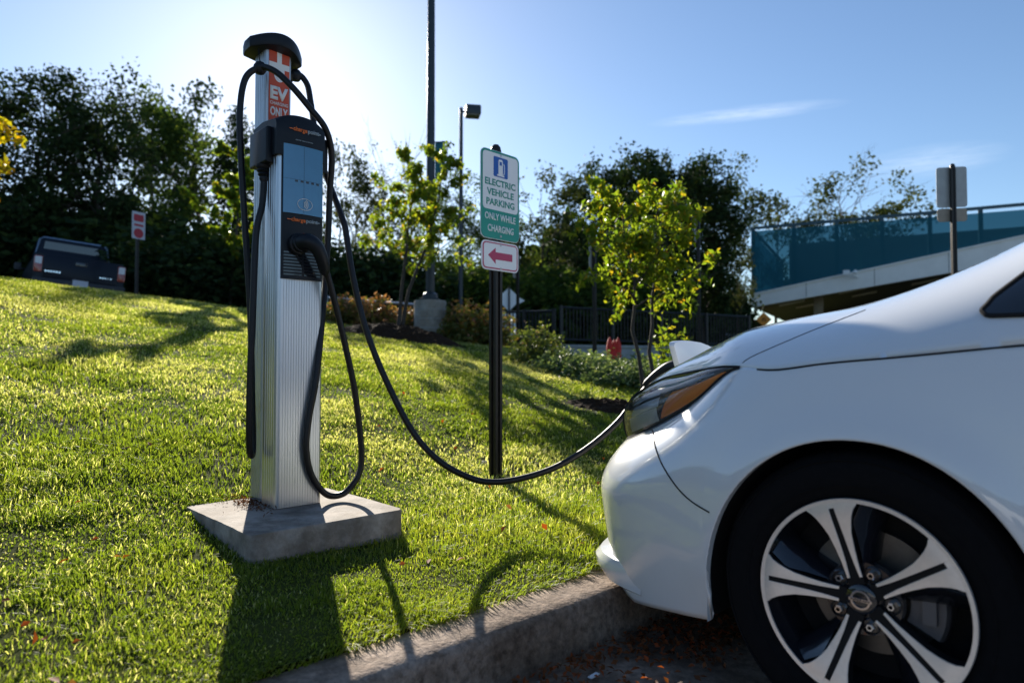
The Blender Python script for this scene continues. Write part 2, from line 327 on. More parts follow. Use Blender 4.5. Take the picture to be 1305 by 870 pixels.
def rrect(x0, x1, z0, z1, r, n=5):
    o = []
    for cx, cz, a in ((x1-r, z1-r, 0), (x0+r, z1-r, 90), (x0+r, z0+r, 180), (x1-r, z0+r, 270)):
        for k in range(n+1):
            t = R(a+90*k/n); o.append((cx+r*math.cos(t), cz+r*math.sin(t)))
    return o
def catmull(pts, n=10):
    P = [np.array(p, float) for p in pts]; P = [2*P[0]-P[1]]+P+[2*P[-1]-P[-2]]; out = []
    for i in range(1, len(P)-2):
        p0, p1, p2, p3 = P[i-1:i+3]
        for k in range(n):
            t = k/n; out.append(.5*((2*p1)+(-p0+p2)*t+(2*p0-5*p1+4*p2-p3)*t*t+(-p0+3*p1-3*p2+p3)*t**3))
    out.append(P[-2]); return out

# ------------------------------------------------------------------ ground
CURB = R(47)                                  # kerb runs this far right of straight ahead
P0 = np.array((-.340, 1.472)); CV = np.array((math.sin(CURB), math.cos(CURB))); CU = np.array((-math.cos(CURB), math.sin(CURB)))
def to_uv(x, y): q = np.stack([np.asarray(x)-P0[0], np.asarray(y)-P0[1]], -1); return q@CU, q@CV
def from_uv(u, v): return P0[0]+u*CU[0]+v*CV[0], P0[1]+u*CU[1]+v*CV[1]
def hill(u, v):
    u = np.asarray(u, float); v = np.asarray(v, float); uu = np.clip(u, 0, None)
    us = np.where(uu < 11.5, uu, 11.5+1.6*(1-np.exp(-(uu-11.5)/1.6)))
    z = .15+.18*(us-.9*(1-np.exp(-us/1.2)))-.06*np.clip(v-1, -3, 9.5)*np.minimum(us, 12)/10
    sm = lambda q, a, b: (lambda k: k*k*(3-2*k))(np.clip((q-a)/(b-a), 0, 1))
    z = z-.30*sm(v, 7.8, 10.5)*sm(u, 5.6, 8.0)
    z = z-.085*np.exp(-((u-1.50)**2+(v-1.75)**2)/.9)*sm(u, .2, .9)
    z = z-.035*np.exp(-((u-1.13)**2+(v-.42)**2)/.5)
    z = z+.05*(fbm(u*.5, v*.5, 3)-.5)*np.clip(u-1, 0, 1)+.012*(fbm(u*3, v*3, 9)-.5)*np.clip(u*2-.4, 0, 1)
    return z
def gz(x, y): u, v = to_uv(x, y); return float(hill(u, v))
def at(px, Y): return ((px-652.5)/870*Y, Y)   # column of the picture at a distance
def spot(px, Y): x, y = at(px, Y); return (x, y, gz(x, y))

us = np.concatenate([np.linspace(.165, 4, 70), np.linspace(4.1, 15, 90), np.linspace(15.5, 40, 40), np.linspace(45, 260, 20)])
vs_ = np.concatenate([np.linspace(-150, -12, 20), np.linspace(-11, 16, 180), np.linspace(17, 45, 30), np.linspace(50, 260, 20)])
UU, VV = np.meshgrid(us, vs_, indexing='ij'); X, Y_ = from_uv(UU, VV)
tg = MB().grid(np.stack([X, Y_, hill(UU, VV)], -1)).build('lawn_ground', M['soil'], angle=80); tag(tg, kind='structure')
lot = MB().grid(np.stack([*[np.array(q) for q in from_uv(*np.meshgrid(np.linspace(-260, -.50, 3), np.linspace(-150, 260, 3), indexing='ij'))], np.zeros((3, 3))], -1)).build('parking_lot', M['asphalt'], smooth=False); tag(lot, kind='structure')
# kerb with worn rounded edge, and gutter pan
vk = np.concatenate([np.linspace(-30, -4, 14), np.linspace(-3.8, 6, 240), np.linspace(6.3, 60, 40)])
prof = [(-.012, -.03), (-.008, .02), (-.004, .08), (0, .122), (.006, .138), (.018, .147), (.045, .151), (.10, .152), (.150, .150), (.168, .12)]
K = np.zeros((len(vk), len(prof), 3))
for j, (u, z) in enumerate(prof):
    wob = (fbm(vk*3.1, vk*0+j*.2, 5, 4)-.5)*(.016 if 0 < j < 8 else .004)+(fbm(vk*14, vk*0+j*.7, 6, 3)-.5)*(.008 if 1 < j < 7 else .002)
    x, y = from_uv(u+wob, vk); K[:, j] = np.stack([x, y, z+wob*.35], -1)
tag(MB().grid(K).build('kerb', M['kerb'], angle=60), kind='structure')
gx = np.stack(np.meshgrid(np.linspace(-.50, 0.0, 8), vk, indexing='ij'), 0); x, y = from_uv(gx[0], gx[1])
tag(MB().grid(np.stack([x, y, .004+.006*(fbm(gx[0]*5, gx[1]*5, 4)-.5)], -1)).build('gutter_pan', M['gutter'], angle=70), kind='structure')
# road on the plateau where the truck stands
x0 = np.stack(np.meshgrid(np.linspace(13.6, 20, 12), np.linspace(-60, 6, 60), indexing='ij'), 0); x, y = from_uv(x0[0], x0[1])
tag(MB().grid(np.stack([x, y, hill(x0[0], x0[1])+.03], -1)).build('upper_road', M['road'], angle=80), kind='structure')

# grass: blades thinning out with distance
PAD = [(-1.244, 2.610), (-.826, 2.165), (-.397, 2.563), (-.815, 3.008)]     # corners of the concrete pad
def in_poly(x, y, P):
    c = np.zeros(len(x), bool); n = len(P)
    for i in range(n):
        x1, y1 = P[i]; x2, y2 = P[(i+1) % n]
        c ^= ((y1 > y) != (y2 > y)) & (x < (x2-x1)*(y-y1)/(y2-y1+1e-12)+x1)
    return c
BEDS = [(*at(512, 11.2), 1.05, .75), (*at(800, 6.2), .62, .42)]           # mulch: x, y, radii
SHRUBBED = [(*at(600, 13.2), 1.2), (*at(690, 9.6), .75), (*at(760, 8.8), .8), (*at(840, 8.4), .8)]
def make_grass():
    N = 1080000
    d = (1.0+(4.3-1.0)*rng.random(N))**2; az = R(-64)+R(112)*rng.random(N)
    x, y = d*np.sin(az), d*np.cos(az); u, v = to_uv(x, y)
    keep = (u > .135+.05*(fbm(v*4, v*0, 8)-.35)) & ~in_poly(x, y, PAD) & (u < 14.5)
    for bx, by, ra, rb in BEDS: keep &= ((x-bx)/ra)**2+((y-by)/rb)**2 > .8+.5*rng.random(N)
    thin = fbm(x*2.6, y*2.6, 23, 4); thin2 = fbm(x*7, y*7, 24, 3); keep &= rng.random(N) < np.clip(.52+1.6*(thin-.40)+1.2*(thin2-.42), .30, 1)
    x, y, d, u, v = x[keep], y[keep], d[keep], u[keep], v[keep]; n = len(x)
    z = hill(u, v)
    clump = fbm(x*1.9, y*1.9, 21); fine = fbm(x*8, y*8, 31, 3); patch = fbm(x*.55, y*.55, 41, 3)
    ln = (.014+.085*np.clip(clump-.22, 0, 1)*rng.random(n)**.5+.040*np.clip(fine-.45, 0, 1))*(1+.015*d)
    tall = rng.random(n) < .012; ln[tall] *= 1.5
    edge = np.clip(1-(u-.13)/.18, 0, 1); ln *= 1+.35*edge
    wd = .0014*(d/1.6)**.78*(.7+.6*rng.random(n))
    a = rng.random(n)*2*math.pi+1.5*(fbm(x*3, y*3, 51)-.5)*4; lean = .12+1.05*rng.random(n)**1.2
    dx, dy = np.cos(a), np.sin(a)
    lx, ly = dx*lean*ln, dy*lean*ln
    lx -= edge*.03*CU[0]; ly -= edge*.03*CU[1]
    b = rng.random(n)*2*math.pi; wx, wy = np.cos(b)*wd, np.sin(b)*wd
    base = np.stack([x, y, z-.006], -1); W = np.stack([wx, wy, np.zeros(n)], -1)
    mid = base+np.stack([lx*.35, ly*.35, ln*.62], -1); tip = base+np.stack([lx, ly, ln*(1.0-.25*lean)], -1)
    V = np.stack([base-W, base+W, mid-W*.8, mid+W*.8, tip], 1).reshape(-1, 3)
    i = np.arange(n)*5
    F = np.concatenate([np.stack([i, i+1, i+3], 1), np.stack([i, i+3, i+2], 1), np.stack([i+2, i+3, i+4], 1)])
    t = np.clip(.10+.75*patch+.40*(rng.random(n)-.5)+.45*(clump-.5)-.30*(fine-.5), 0, .85)
    dry = (rng.random(n) < .02+.75*np.clip(fbm(x*1.1+9, y*1.1, 43, 4)-.47, 0, .5)+.022*np.clip(d-3.0, 0, 8)); t[dry] = .9+.1*rng.random(dry.sum())  # dry blades, with dewy paleness painted in more further off
    dew_sheen = np.clip((fbm(x*.75+3, y*1.5+8, 47, 4)-.40)*5, 0, 1)*np.clip((d-2.2)/2.5, 0, 1)  # backlit sheen on the dew, put into blade colour in patches
    dk = rng.random(n) < .78*dew_sheen; t[dk] = .86+.14*rng.random(dk.sum())
    tag(np_mesh('lawn_grass', V, F, M['grass'], np.repeat(t, 5)), 'short damp green lawn grass growing on the slope above the kerb', 'grass', kind='stuff')
make_grass()

def fallen():
    C = []
    # under the car along the kerb foot, and scattered on lawn
    n = 620; v = rng.normal(.75, .42, n); u = -.03-np.abs(rng.normal(0, .10, n))
    x, y = from_uv(u, v); C.append(np.stack([x, y, .014+.022*rng.random(n)], -1))
    n = 260; v = rng.normal(1.02, .13, n); u = -.22+rng.normal(0, .06, n)
    x, y = from_uv(u, v); C.append(np.stack([x, y, .014+.025*rng.random(n)], -1))
    n = 110; v = rng.uniform(-.3, 3, n); u = -rng.uniform(.02, .9, n); x, y = from_uv(u, v); C.append(np.stack([x, y, np.full(n, .016)], -1))
    A = np.concatenate(C); V, F = leaf_cards(A, .020, .6, 0, 2.2, 5); t = rng.random(len(A))*.8
    tag(np_mesh('fallen_leaves', V, F, M['leaf_fallen'], np.repeat(t, 4)), 'brown fallen leaves lying along the foot of the kerb', 'leaves', kind='stuff')
    n = 90; az = R(-42)+R(55)*rng.random(n); d = 1.5+4*rng.random(n)**1.3; x, y = d*np.sin(az), d*np.cos(az); u, v = to_uv(x, y); k = (u > .25) & (np.hypot(x+.82, y-2.59) > .62)
    A = np.stack([x, y, hill(u, v)+.04], -1)[k]; V, F = leaf_cards(A, .028, .65, 0, 2.0, 6); t = .45+.5*rng.random(len(A))
    tag(np_mesh('leaves_on_lawn', V, F, M['leaf_fallen'], np.repeat(t, 4)), 'scattered orange autumn leaves lying on the lawn', 'leaves', kind='stuff')
fallen()

def mulch(name, bx, by, ra, rb, h, label):
    rr, aa = np.meshgrid(np.linspace(0, 1, 50), np.linspace(0, 2*math.pi, 161), indexing='ij')
    jag = 1+.18*(fbm(np.cos(aa)*2+5, np.sin(aa)*2+5, 61)-.5)*2
    x = bx+rr*ra*jag*np.cos(aa); y = by+rr*rb*jag*np.sin(aa); u, v = to_uv(x, y)
    z = hill(u, v)+h*(1-rr**2)-.03*rr**4+.10*(fbm(x*7, y*7, 71)-.45)*(1-rr**3)+.06*(fbm(x*26, y*26, 73, 3)-.45)*(1-rr**4)
    MBm = MB().grid(np.stack([x, y, z], -1)); o = MBm.build(name, M['mulch'], angle=25); tag(o, label, 'mulch', kind='stuff')
mulch('mulch_mound', *BEDS[0], .22, 'dark mound of bark mulch round the young tree near the pillar')
mulch('mulch_bed', *BEDS[1], .05, 'flat patch of brown bark mulch near the car nose')

# ------------------------------------------------------------------ charging station
PADZ = .285
o = []
for i in range(4):
    a_, b_ = np.array(PAD[i]), np.array(PAD[(i+1) % 4])
    for k in range(30):
        f = k/30; e = min(f, 1-f)*.6; q = a_+(b_-a_)*f; c_ = np.array((-.821, 2.587)); n_ = (q-c_)/np.linalg.norm(q-c_)
        o.append(tuple(q+n_*(-.012*max(0, 1-e/.018)+.009*(float(fbm(q[0]*9, q[1]*9, 15, 3))-.45)+.005*(float(fbm(q[0]*40, q[1]*40, 16, 2))-.4))))
pm = MB(); ins = [tuple(np.array(q)+(np.array((-.821, 2.587))-np.array(q))*.012) for q in o]; n_ = len(o)
pm.add([(x, y, .10) for x, y in o]+[(x, y, PADZ-.007+.004*(float(fbm(x*30, y*30, 17, 2))-.4)) for x, y in o]+[(x, y, PADZ) for x, y in ins],
       [(i, (i+1) % n_, n_+(i+1) % n_, n_+i) for i in range(n_)]+[(n_+i, n_+(i+1) % n_, 2*n_+(i+1) % n_, 2*n_+i) for i in range(n_)]+[tuple(range(2*n_, 3*n_))])
pad = pm.build('concrete_pad', M['concrete'], angle=50); tag(pad, 'square concrete pad under the charging station', 'concrete pad')
RHO = R(43)
st = thing('charging_station', 'tall silver two-column charging station with a blue screen and orange notice', 'charging station', (-.859, 2.665, PADZ), RHO)
def ribbed(x0, x1, y0, y1, r, z0, z1, nrib=16, depth=.0022):
    """extruded column outline with rounded corners and fluted front and sides"""
    o = []
    def flute(ax, ay, bx, by, nx, ny, n):
        for i in range(n):
            for f, dd in ((.05, 0), (.80, 0), (.84, depth), (.97, depth)):
                t = (i+f)/n; o.append((ax+(bx-ax)*t-nx*dd, ay+(by-ay)*t-ny*dd))
    def corner(cx, cy, a0):
        for k in range(7): t = R(a0+90*k/6); o.append((cx+r*math.cos(t), cy+r*math.sin(t)))
    flute(x0+r, y0, x1-r, y0, 0, -1, nrib); corner(x1-r, y0+r, 270)
    flute(x1, y0+r, x1, y1-r, 1, 0, 5); corner(x1-r, y1-r, 0)
    corner(x0+r, y1-r, 90); flute(x0, y1-r, x0, y0+r, -1, 0, 5); corner(x0+r, y0+r, 180)
    return MB().zprism(o, z0, z1)
ribbed(-.094, .094, -.07, .06, .016, 0.002, 1.36, 15, .0014).build('front_column', M['alum'], st, angle=25)
ribbed(-.056, .056, .145, .26, .014, .002, 1.83, 8).build('rear_column', M['alum_dull'], st, angle=25)
b = MB().box(-.04, .04, .062, .143, .01, 1.30); b.build('column_web', M['alum_dull'], st)
# base dirt skirt plate and bolts
for x, y in ((-.03, .275), (.03, .275)):
    b = MB().zprism([(x+.009*math.cos(R(60*k)), y+.009*math.sin(R(60*k))) for k in range(6)], .001, .012); b.build('bolt', M['alum_dull'], st, smooth=False)
# cap: bowed crescent hood on the rear column
o = []
for k in range(25):
    t = -1+2*k/24; o.append((.112*t, .172-.085*(1-t*t)))
o += [(.110, .235), (.095, .285), (.045, .298), (-.045, .298), (-.095, .285), (-.110, .235)]
b = MB().zprism(o, 1.822, 1.868)
b.v = [(x, y, z-.014*(x/.112)**2-.010*x/.112+.006*(z > 1.83)*(1-(x/.112)**2)) for x, y, z in b.v]
cap = b.build('cap', M['black_plastic'], st, bevel=.009)
# notice on the rear column
b = MB().prism(rrect(-.043, .043, 1.36, 1.818, .003), .1415, .1446); dec = b.build('notice', M['decal_red'], st, smooth=False)
def white(pieces, y=.1414, m='decal_white', parent=None, name='plug_symbol', th=.0006):
    q = MB()
    for ol in pieces: q.prism(ol, y-th, y)
    return q.build(name, M[m], parent, smooth=False)
plug = [[(-.010, 1.817), (.010, 1.817), (.010, 1.772), (-.010, 1.772)], [(-.043, 1.772), (.043, 1.772), (.043, 1.748), (-.043, 1.748)]]
arc = [(-.022, 1.748), (.022, 1.748)]+[(.022*math.cos(R(-a)), 1.722+.028*math.sin(R(-a))) for a in range(0, 181, 15)]
white(plug+[arc], parent=dec)
text_mesh('EV', -.038, .038, 1.618, 1.674, .1413, M['decal_white'], dec, bold=.05)
text_mesh('CHARGING', -.038, .038, 1.597, 1.611, .1413, M['decal_white'], dec, bold=.02)
text_mesh('ONLY', -.037, .037, 1.550, 1.589, .1413, M['decal_white'], dec, bold=.04)
# head housing: bowed front, arched top, side shoulders that carry the cable glands
head = MB()
Hh = np.zeros((33, 9, 3))
for i in range(33):
    x = -.106+.199*i/32; t = (x+.0065)/.0995; top = 1.497-.030*abs(t)**2.4; fy = -.088+.012*t*t
    pr = [(fy, 1.330), (fy, 1.35), (fy, 1.38), (fy, 1.41), (fy+.001, top-.02), (fy+.010, top-.005), (fy+.03, top), (.05, top+.012), (.135, top+.002)]
    Hh[i] = [(x, y, z) for y, z in pr]
head.grid(Hh)
for k, sg in ((0, 1), (32, -1)):
    sd = [tuple(Hh[k, j]) for j in range(9)]+[(Hh[k, 0, 0], .135, 1.33)]; head.add(sd, [tuple(range(len(sd)))])
bt = [tuple(Hh[i, 0]) for i in range(33)]+[(.093, .135, 1.33), (-.106, .135, 1.33)]; head.add(bt, [tuple(range(len(bt)))])
bk = [(-.106, .135, 1.33), (.093, .135, 1.33), (.093, .135, 1.465), (-.106, .135, 1.465)]; head.add(bk, [(0, 1, 2, 3)])
hob = head.build('head_housing', M['black_plastic'], st, angle=40, weld=True)
for sx in (-1, 1):
    b = MB().prism(rrect(min(sx*.095, sx*.128), max(sx*.095, sx*.128), 1.305, 1.442, .008), -.035, .12); sh = b.build('shoulder', M['black_plastic'], st, bevel=.006)
    prof = [(.030, 1.306), (.030, 1.296), (.024, 1.290), (.027, 1.284), (.020, 1.277), (.023, 1.270), (.016, 1.262), (.018, 1.255), (.013, 1.245), (.012, 1.235)]
    b = MB().lathe(prof, 18, 'z', (sx*.105, .035, 0)); b.build('cable_gland', M['black_plastic'], st, angle=50)
# black front panel with screen above and holster panel below
PN = np.zeros((17, 2, 3))
def bowed(x0, x1, z0, z1, off, name, m, parent, n=16, th=.004):
    q = np.zeros((n+1, 4, 3))
    for i in range(n+1):
        x = x0+(x1-x0)*i/n; f = -.088+.012*(x/.098)**2-off
        q[i] = [(x, f+th, z0), (x, f, z0), (x, f, z1), (x, f+th, z1)]
    bb = MB().grid(q)
    for k in (0, n): bb.add([tuple(a) for a in q[k]], [(0, 1, 2, 3)])
    bb.add([tuple(q[0, 0]), tuple(q[n, 0]), tuple(q[n, 3]), tuple(q[0, 3])], [(0, 1, 2, 3)])
    return bb.build(name, m, parent, angle=30)
panel = bowed(-.082, .084, .862, 1.335, -.004, 'front_panel', M['black_plastic'], st, th=.045)
scr = bowed(-.079, .081, 1.112, 1.374, .0015, 'screen', M['screen'], st)
bowed(-.0005, .0005, 1.114, 1.372, .0018, 'screen_joint', M['black_gloss'], scr, 2, .001)
bowed(-.079, .081, 1.242, 1.2428, .0018, 'screen_edge', M['black_gloss'], scr, 12, .001)
for k in range(5):
    x = -.036+.022*k; bowed(x, x+.012, 1.233, 1.241, .0022, 'button', M['black_gloss'], scr, 2, .001)
# contactless symbol
q = MB()
for rr in (.014, .020, .026):
    q.tube([(-.010+rr*math.cos(R(a)), -.0908, 1.150+rr*math.sin(R(a))) for a in range(-42, 43, 12)], .0013, 5)
q.tube([(.004+.030*math.cos(R(a)), -.0908, 1.150+.022*math.sin(R(a))) for a in range(0, 361, 15)], .0009, 5)
q.build('contactless_symbol', M['decal_white'], scr)
LY = -.1125
def logo(z, xa, xb, hgt, par, y):
    wd = xb-xa
    text_mesh('charge', xa+.12*wd, xa+.56*wd, z-hgt*.3, z+hgt, y, M['orange'], par, bold=.03)
    text_mesh('point', xa+.58*wd, xa+.94*wd, z-hgt*.3, z+hgt*.95, y, M['grey_letter'], par, bold=.02)
    q = MB().prism([(xa, z+.004), (xa+.11*wd, z+.004), (xa+.11*wd, z+.007), (xa, z+.007)], y-.0006, y); q.build('logo_dash', M['orange'], par, smooth=False)
    q = MB().prism([(xa+.93*wd, z+.004), (xb, z+.004), (xb, z+.007), (xa+.93*wd, z+.007)], y-.0006, y); q.build('logo_dash', M['grey_letter'], par, smooth=False)
logo(1.428, -.060, .068, .0170, hob, -.0893)
text_mesh('ELECTRIC VEHICLE STATION', -.035, .035, 1.392, 1.396, -.0893, M['grey_letter'], hob)
logo(1.082, -.064, .068, .0155, panel, -.0852)
# vent slots in the lower panel
for cx0, cx1 in ((-.074, -.004), (.006, .076)):
    for k in range(8):
        z = .876+.0120*k; bowed(cx0, cx1, z, z+.006, -.0025, 'vent_slat', M['black_gloss'], panel, 4, .002)
# holster socket
b = MB().lathe([(.0, -.078), (.034, -.078), (.040, -.088), (.040, -.108), (.034, -.111), (.030, -.096), (0, -.094)], 28, 'y', (-.022, 0, .995)); b.build('holster', M['black_plastic'], st, angle=40)
# cord holders: ball clamps at the top of the rear column and their steel wires
for sx, y, zc in ((-1, .11, 1.715), (1, .19, 1.765)):
    b = MB().lathe([(.001, -.026), (.016, -.022), (.024, -.010), (.026, 0), (.024, .010), (.016, .022), (.001, .026)], 20, 'z', (sx*.094, y, zc)); cl = b.build('cord_clamp', M['black_plastic'], st)
    MB().tube([(sx*.094, y, zc+.02), (sx*.08, y+.05, 1.815)], .002, 6).build('retractor_wire', M['black_plastic'], st)

# the two cables, in the station's own directions but things of their own
rot = Matrix.Rotation(RHO, 3, 'Z'); OST = Vector((-.859, 2.665, PADZ))
def SW(p): return tuple(rot @ Vector(p) + OST)       # station frame to world
def cable(name, label, pts, loc, n=14, r=.0125):
    root = thing(name, label, 'charging cable', loc)
    P = [Vector(p)-Vector(loc) for p in catmull(pts, n)]
    MB().tube(P, r, 12).build('cord', M['rubber'], root); return root

# ------------------------------------------------------------------ white hatchback
AX = .05                                   # front axle; car frame: x forward, y left, z up
C0 = Vector((1.390, 2.055, 0)); CAR_RZ = math.atan2(.70711, -.70711)
car = thing('electric_hatchback', 'glossy white electric hatchback with amber side reflector and open charge flap', 'car', C0, CAR_RZ)
def CW(p): return Matrix.Rotation(CAR_RZ, 3, 'Z') @ Vector(p) + C0
def natspline(T, Y, t):
    """natural cubic spline, columns of Y"""
    T = np.asarray(T, float); Y = np.asarray(Y, float); n = len(T); h = np.diff(T)
    A = np.eye(n); r = np.zeros_like(Y)
    for i in range(1, n-1):
        A[i, i-1], A[i, i], A[i, i+1] = h[i-1], 2*(h[i-1]+h[i]), h[i]
        r[i] = 6*((Y[i+1]-Y[i])/h[i]-(Y[i]-Y[i-1])/h[i-1])
    m = np.linalg.solve(A, r); k = np.clip(np.searchsorted(T, t)-1, 0, n-2); d = (t-T[k])[:, None]; hk = h[k][:, None]
    a = Y[k]; b_ = (Y[k+1]-Y[k])/hk-hk*(2*m[k]+m[k+1])/6
    return a+b_*d+m[k]/2*d**2+(m[k+1]-m[k])/(6*hk)*d**3
# stations: P0 (plan at z .45), B (top of the side wall: shut line, then lower lamp edge), U (upper lamp edge), Rg (bonnet ridge / roof rail), Cn (centre line)
ST = [
 # P0a  P0y     B                    U                    Ridge                Centre
 (-3.42, .00, (-3.42, .00, .90), (-3.42, .00, .90), (-3.30, .00, 1.02), (-3.30, 1.02)),
 (-3.40, .40, (-3.39, .38, .90), (-3.39, .38, .90), (-3.24, .34, 1.05), (-3.28, 1.04)),
 (-3.25, .74, (-3.22, .68, .90), (-3.22, .68, .90), (-3.05, .50, 1.22), (-3.12, 1.22)),
 (-2.95, .85, (-2.95, .80, .90), (-2.95, .80, .90), (-2.75, .54, 1.40), (-2.75, 1.44)),
 (-2.50, .885, (-2.50, .835, .89), (-2.50, .835, .89), (-2.30, .55, 1.46), (-2.30, 1.50)),
 (-1.90, .888, (-1.90, .842, .885), (-1.90, .842, .885), (-1.80, .56, 1.49), (-1.80, 1.53)),
 (-1.30, .888, (-1.30, .843, .88), (-1.30, .843, .88), (-1.25, .57, 1.50), (-1.25, 1.54)),
 (-.80, .887, (-.80, .842, .876), (-.80, .842, .876), (-.80, .57, 1.44), (-.88, 1.50)),
 (-.50, .886, (-.50, .841, .872), (-.50, .841, .872), (-.50, .57, 1.272), (-.54, 1.27)),
 (-.30, .886, (-.30, .840, .867), (-.30, .840, .867), (-.30, .56, 1.148), (-.32, 1.128)),
 (-.19, .886, (-.19, .840, .858), (-.19, .840, .858), (-.19, .55, 1.092), (-.21, 1.088)),
 (.00, .887, (.00, .840, .839), (.00, .840, .839), (.00, .55, 1.016), (.00, 1.020)),
 (.16, .887, (.16, .838, .823), (.16, .838, .823), (.16, .55, .974), (.18, .98)),
 (.26, .886, (.26, .830, .812), (.26, .830, .812), (.27, .55, .958), (.30, .962)),
 (.345, .885, (.345, .806, .8175), (.345, .806, .8185), (.38, .55, .940), (.42, .938)),
 (.48, .880, (.465, .778, .744), (.46, .755, .812), (.46, .55, .919), (.54, .908)),
 (.62, .866, (.60, .735, .668), (.60, .655, .796), (.575, .53, .873), (.66, .876)),
 (.72, .838, (.71, .690, .624), (.70, .605, .778), (.68, .50, .832), (.76, .842)),
 (.80, .783, (.825, .612, .589), (.80, .545, .748), (.78, .46, .790), (.85, .812)),
 (.872, .680, (.905, .450, .582), (.885, .400, .742), (.86, .34, .778), (.90, .795)),
 (.94, .470, (.940, .270, .580), (.925, .230, .745), (.905, .20, .776), (.92, .785)),
 (.965, .260, (.955, .120, .580), (.940, .100, .748), (.922, .09, .778), (.927, .782)),
 (.975, .000, (.960, .000, .580), (.945, .000, .750), (.925, .00, .780), (.928, .782)),
]
KP = np.array([[s[0], s[1]] for s in ST])
TK = np.concatenate([[0], np.cumsum(np.linalg.norm(np.diff(KP, axis=0), axis=1))])
RAIL = np.array([[s[0], s[1], *s[2], *s[3], *s[4], *s[5]] for s in ST])
def rails(t): return natspline(TK, RAIL, np.asarray(t, float))
# parameter for every column; dense around the wheel arches
def t_of_a(a):
    tt = np.linspace(TK[1]+.3, TK[17], 4000); aa = rails(tt)[:, 0]; return np.interp(a, aa, tt)
RAX = -2.57
ARCH_W, ARCH_B, ARCH_H = .353, .24, .424
def arch_z(a):
    z = np.full_like(a, -1.0)
    for c in (AX, RAX):
        x = np.abs(a-c)/ARCH_W; k = x < 1; z[k] = ARCH_B+ARCH_H*(1-x[k]**2.1)**(1/2.1)
    return z
eps = 1e-4
cols = []
for c in (RAX, AX):
    q = np.sin(np.linspace(-math.pi/2, math.pi/2, 57)); cols += list(c+(ARCH_W-eps)*q)+[c-ARCH_W-eps, c+ARCH_W+eps]
TA = np.concatenate([t_of_a(np.array(cols)), np.linspace(0, TK[-1], 150)]); TA = np.unique(np.round(TA, 5))
RT = rails(TA); NT = len(TA)
dP = np.gradient(RT[:, :2], TA, axis=0); dP /= np.linalg.norm(dP, axis=1, keepdims=True)
NRM = np.stack([-dP[:, 1], dP[:, 0]], 1)           # left normal of travel (rear -> nose along +y side) ...
NRM = np.where((NRM@np.array([0, 1.]) < -.2)[:, None], -NRM, NRM)
NRM = np.stack([dP[:, 1]*-1, dP[:, 0]], 1)
# outward is to the left while going forward on the left side
def sill(t):   # bottom edge without arches
    a = rails(t)[:, 0]; y = rails(t)[:, 1]
    z = np.where(a > AX, .186-.034*np.clip((a-.40)/.28, 0, 1)+.055*np.clip((a-.70)/.12, 0, 1), .19)
    return z
def wall_pt(t, z):
    """point of the side wall at parameter t and height z (arrays)"""
    r = rails(t); p0 = r[:, :2]; B = r[:, 2:5]
    fr = np.clip((r[:, 0]-.45)/.25, 0, 1)
    zm = .50-.05*fr; pw = 2.1
    up = np.clip((z-zm)/(B[:, 2]-zm), 0, 1.0)**pw
    lo = np.clip((zm-z)/.30, 0, 1.3)
    ins = .022*(1-fr)*lo**2+.050*fr*lo**1.3
    tt = np.asarray(t); e = 1e-3; d = rails(np.clip(tt+e, 0, TK[-1]))[:, :2]-rails(np.clip(tt-e, 0, TK[-1]))[:, :2]; d /= np.linalg.norm(d, axis=1, keepdims=True)+1e-12
    nn = np.stack([-d[:, 1], d[:, 0]], 1)
    # arch flare: a soft lip round the wheel opening
    xy = p0*(1-up[:, None])+B[:, :2]*up[:, None]-nn*ins[:, None]
    for c in (AX, RAX):
        rr = np.hypot((r[:, 0]-c)/ARCH_W, (z-.30)/(ARCH_H-.06)); fl = .012*np.exp(-((rr-1.0)/.16)**2)*np.clip((z-.2)/.1, 0, 1)
        xy = xy+nn*fl[:, None]*(1-fr[:, None])
    # light press line along the door
    return np.concatenate([xy, np.asarray(z)[:, None]], 1)
def mirror(P): Q = P.copy(); Q[..., 1] *= -1; return Q
NZ = 40
Zb = np.maximum(sill(TA), arch_z(RT[:, 0])); 
fz = np.linspace(0, 1, NZ)
W_ = np.zeros((NT, NZ, 3))
for j, f in enumerate(fz):
    z = Zb+(RT[:, 4]-Zb)*f; W_[:, j] = wall_pt(TA, z)
def band1(t, f):
    """U -> ridge; f 0..1"""
    r = rails(t); U, G = r[:, 5:8], r[:, 8:11]; f = np.asarray(f)[:, None]
    Cc = np.stack([(U[:, 0]+G[:, 0])/2, U[:, 1]*.74+G[:, 1]*.26, U[:, 2]*.24+G[:, 2]*.76], 1)
    gh = np.clip((-r[:, 0]-.30)/.5, 0, 1)[:, None]      # greenhouse: flatter side glass
    Cc = Cc*(1-gh)+gh*np.stack([(U[:, 0]+G[:, 0])/2, U[:, 1]*.62+G[:, 1]*.38, U[:, 2]*.45+G[:, 2]*.55], 1)
    return (1-f)**2*U+2*f*(1-f)*Cc+f*f*G
def band2(t, f):
    r = rails(t); G = r[:, 8:11]; Cn = np.stack([r[:, 11], 0*r[:, 11], r[:, 12]], 1); f = np.asarray(f)[:, None]
    p = G*(1-f)+Cn*f; p[:, 2] += .010*np.sin(math.pi*f[:, 0])*np.clip((r[:, 0]+.2)/.3, -1, 1)*-1
    return p
def band0(t, f):
    r = rails(t); Bq, U = r[:, 2:5], r[:, 5:8]; f = np.asarray(f)[:, None]
    mid = (Bq+U)/2; thick = np.linalg.norm(U-Bq, axis=1, keepdims=True)
    nrm = np.stack([np.clip((r[:, 0]-.2), 0, 1), .5+0*r[:, 0], .25+0*r[:, 0]], 1); nrm /= np.linalg.norm(nrm, axis=1, keepdims=True)
    return Bq*(1-f)+U*f+nrm*thick*.22*(4*f*(1-f))
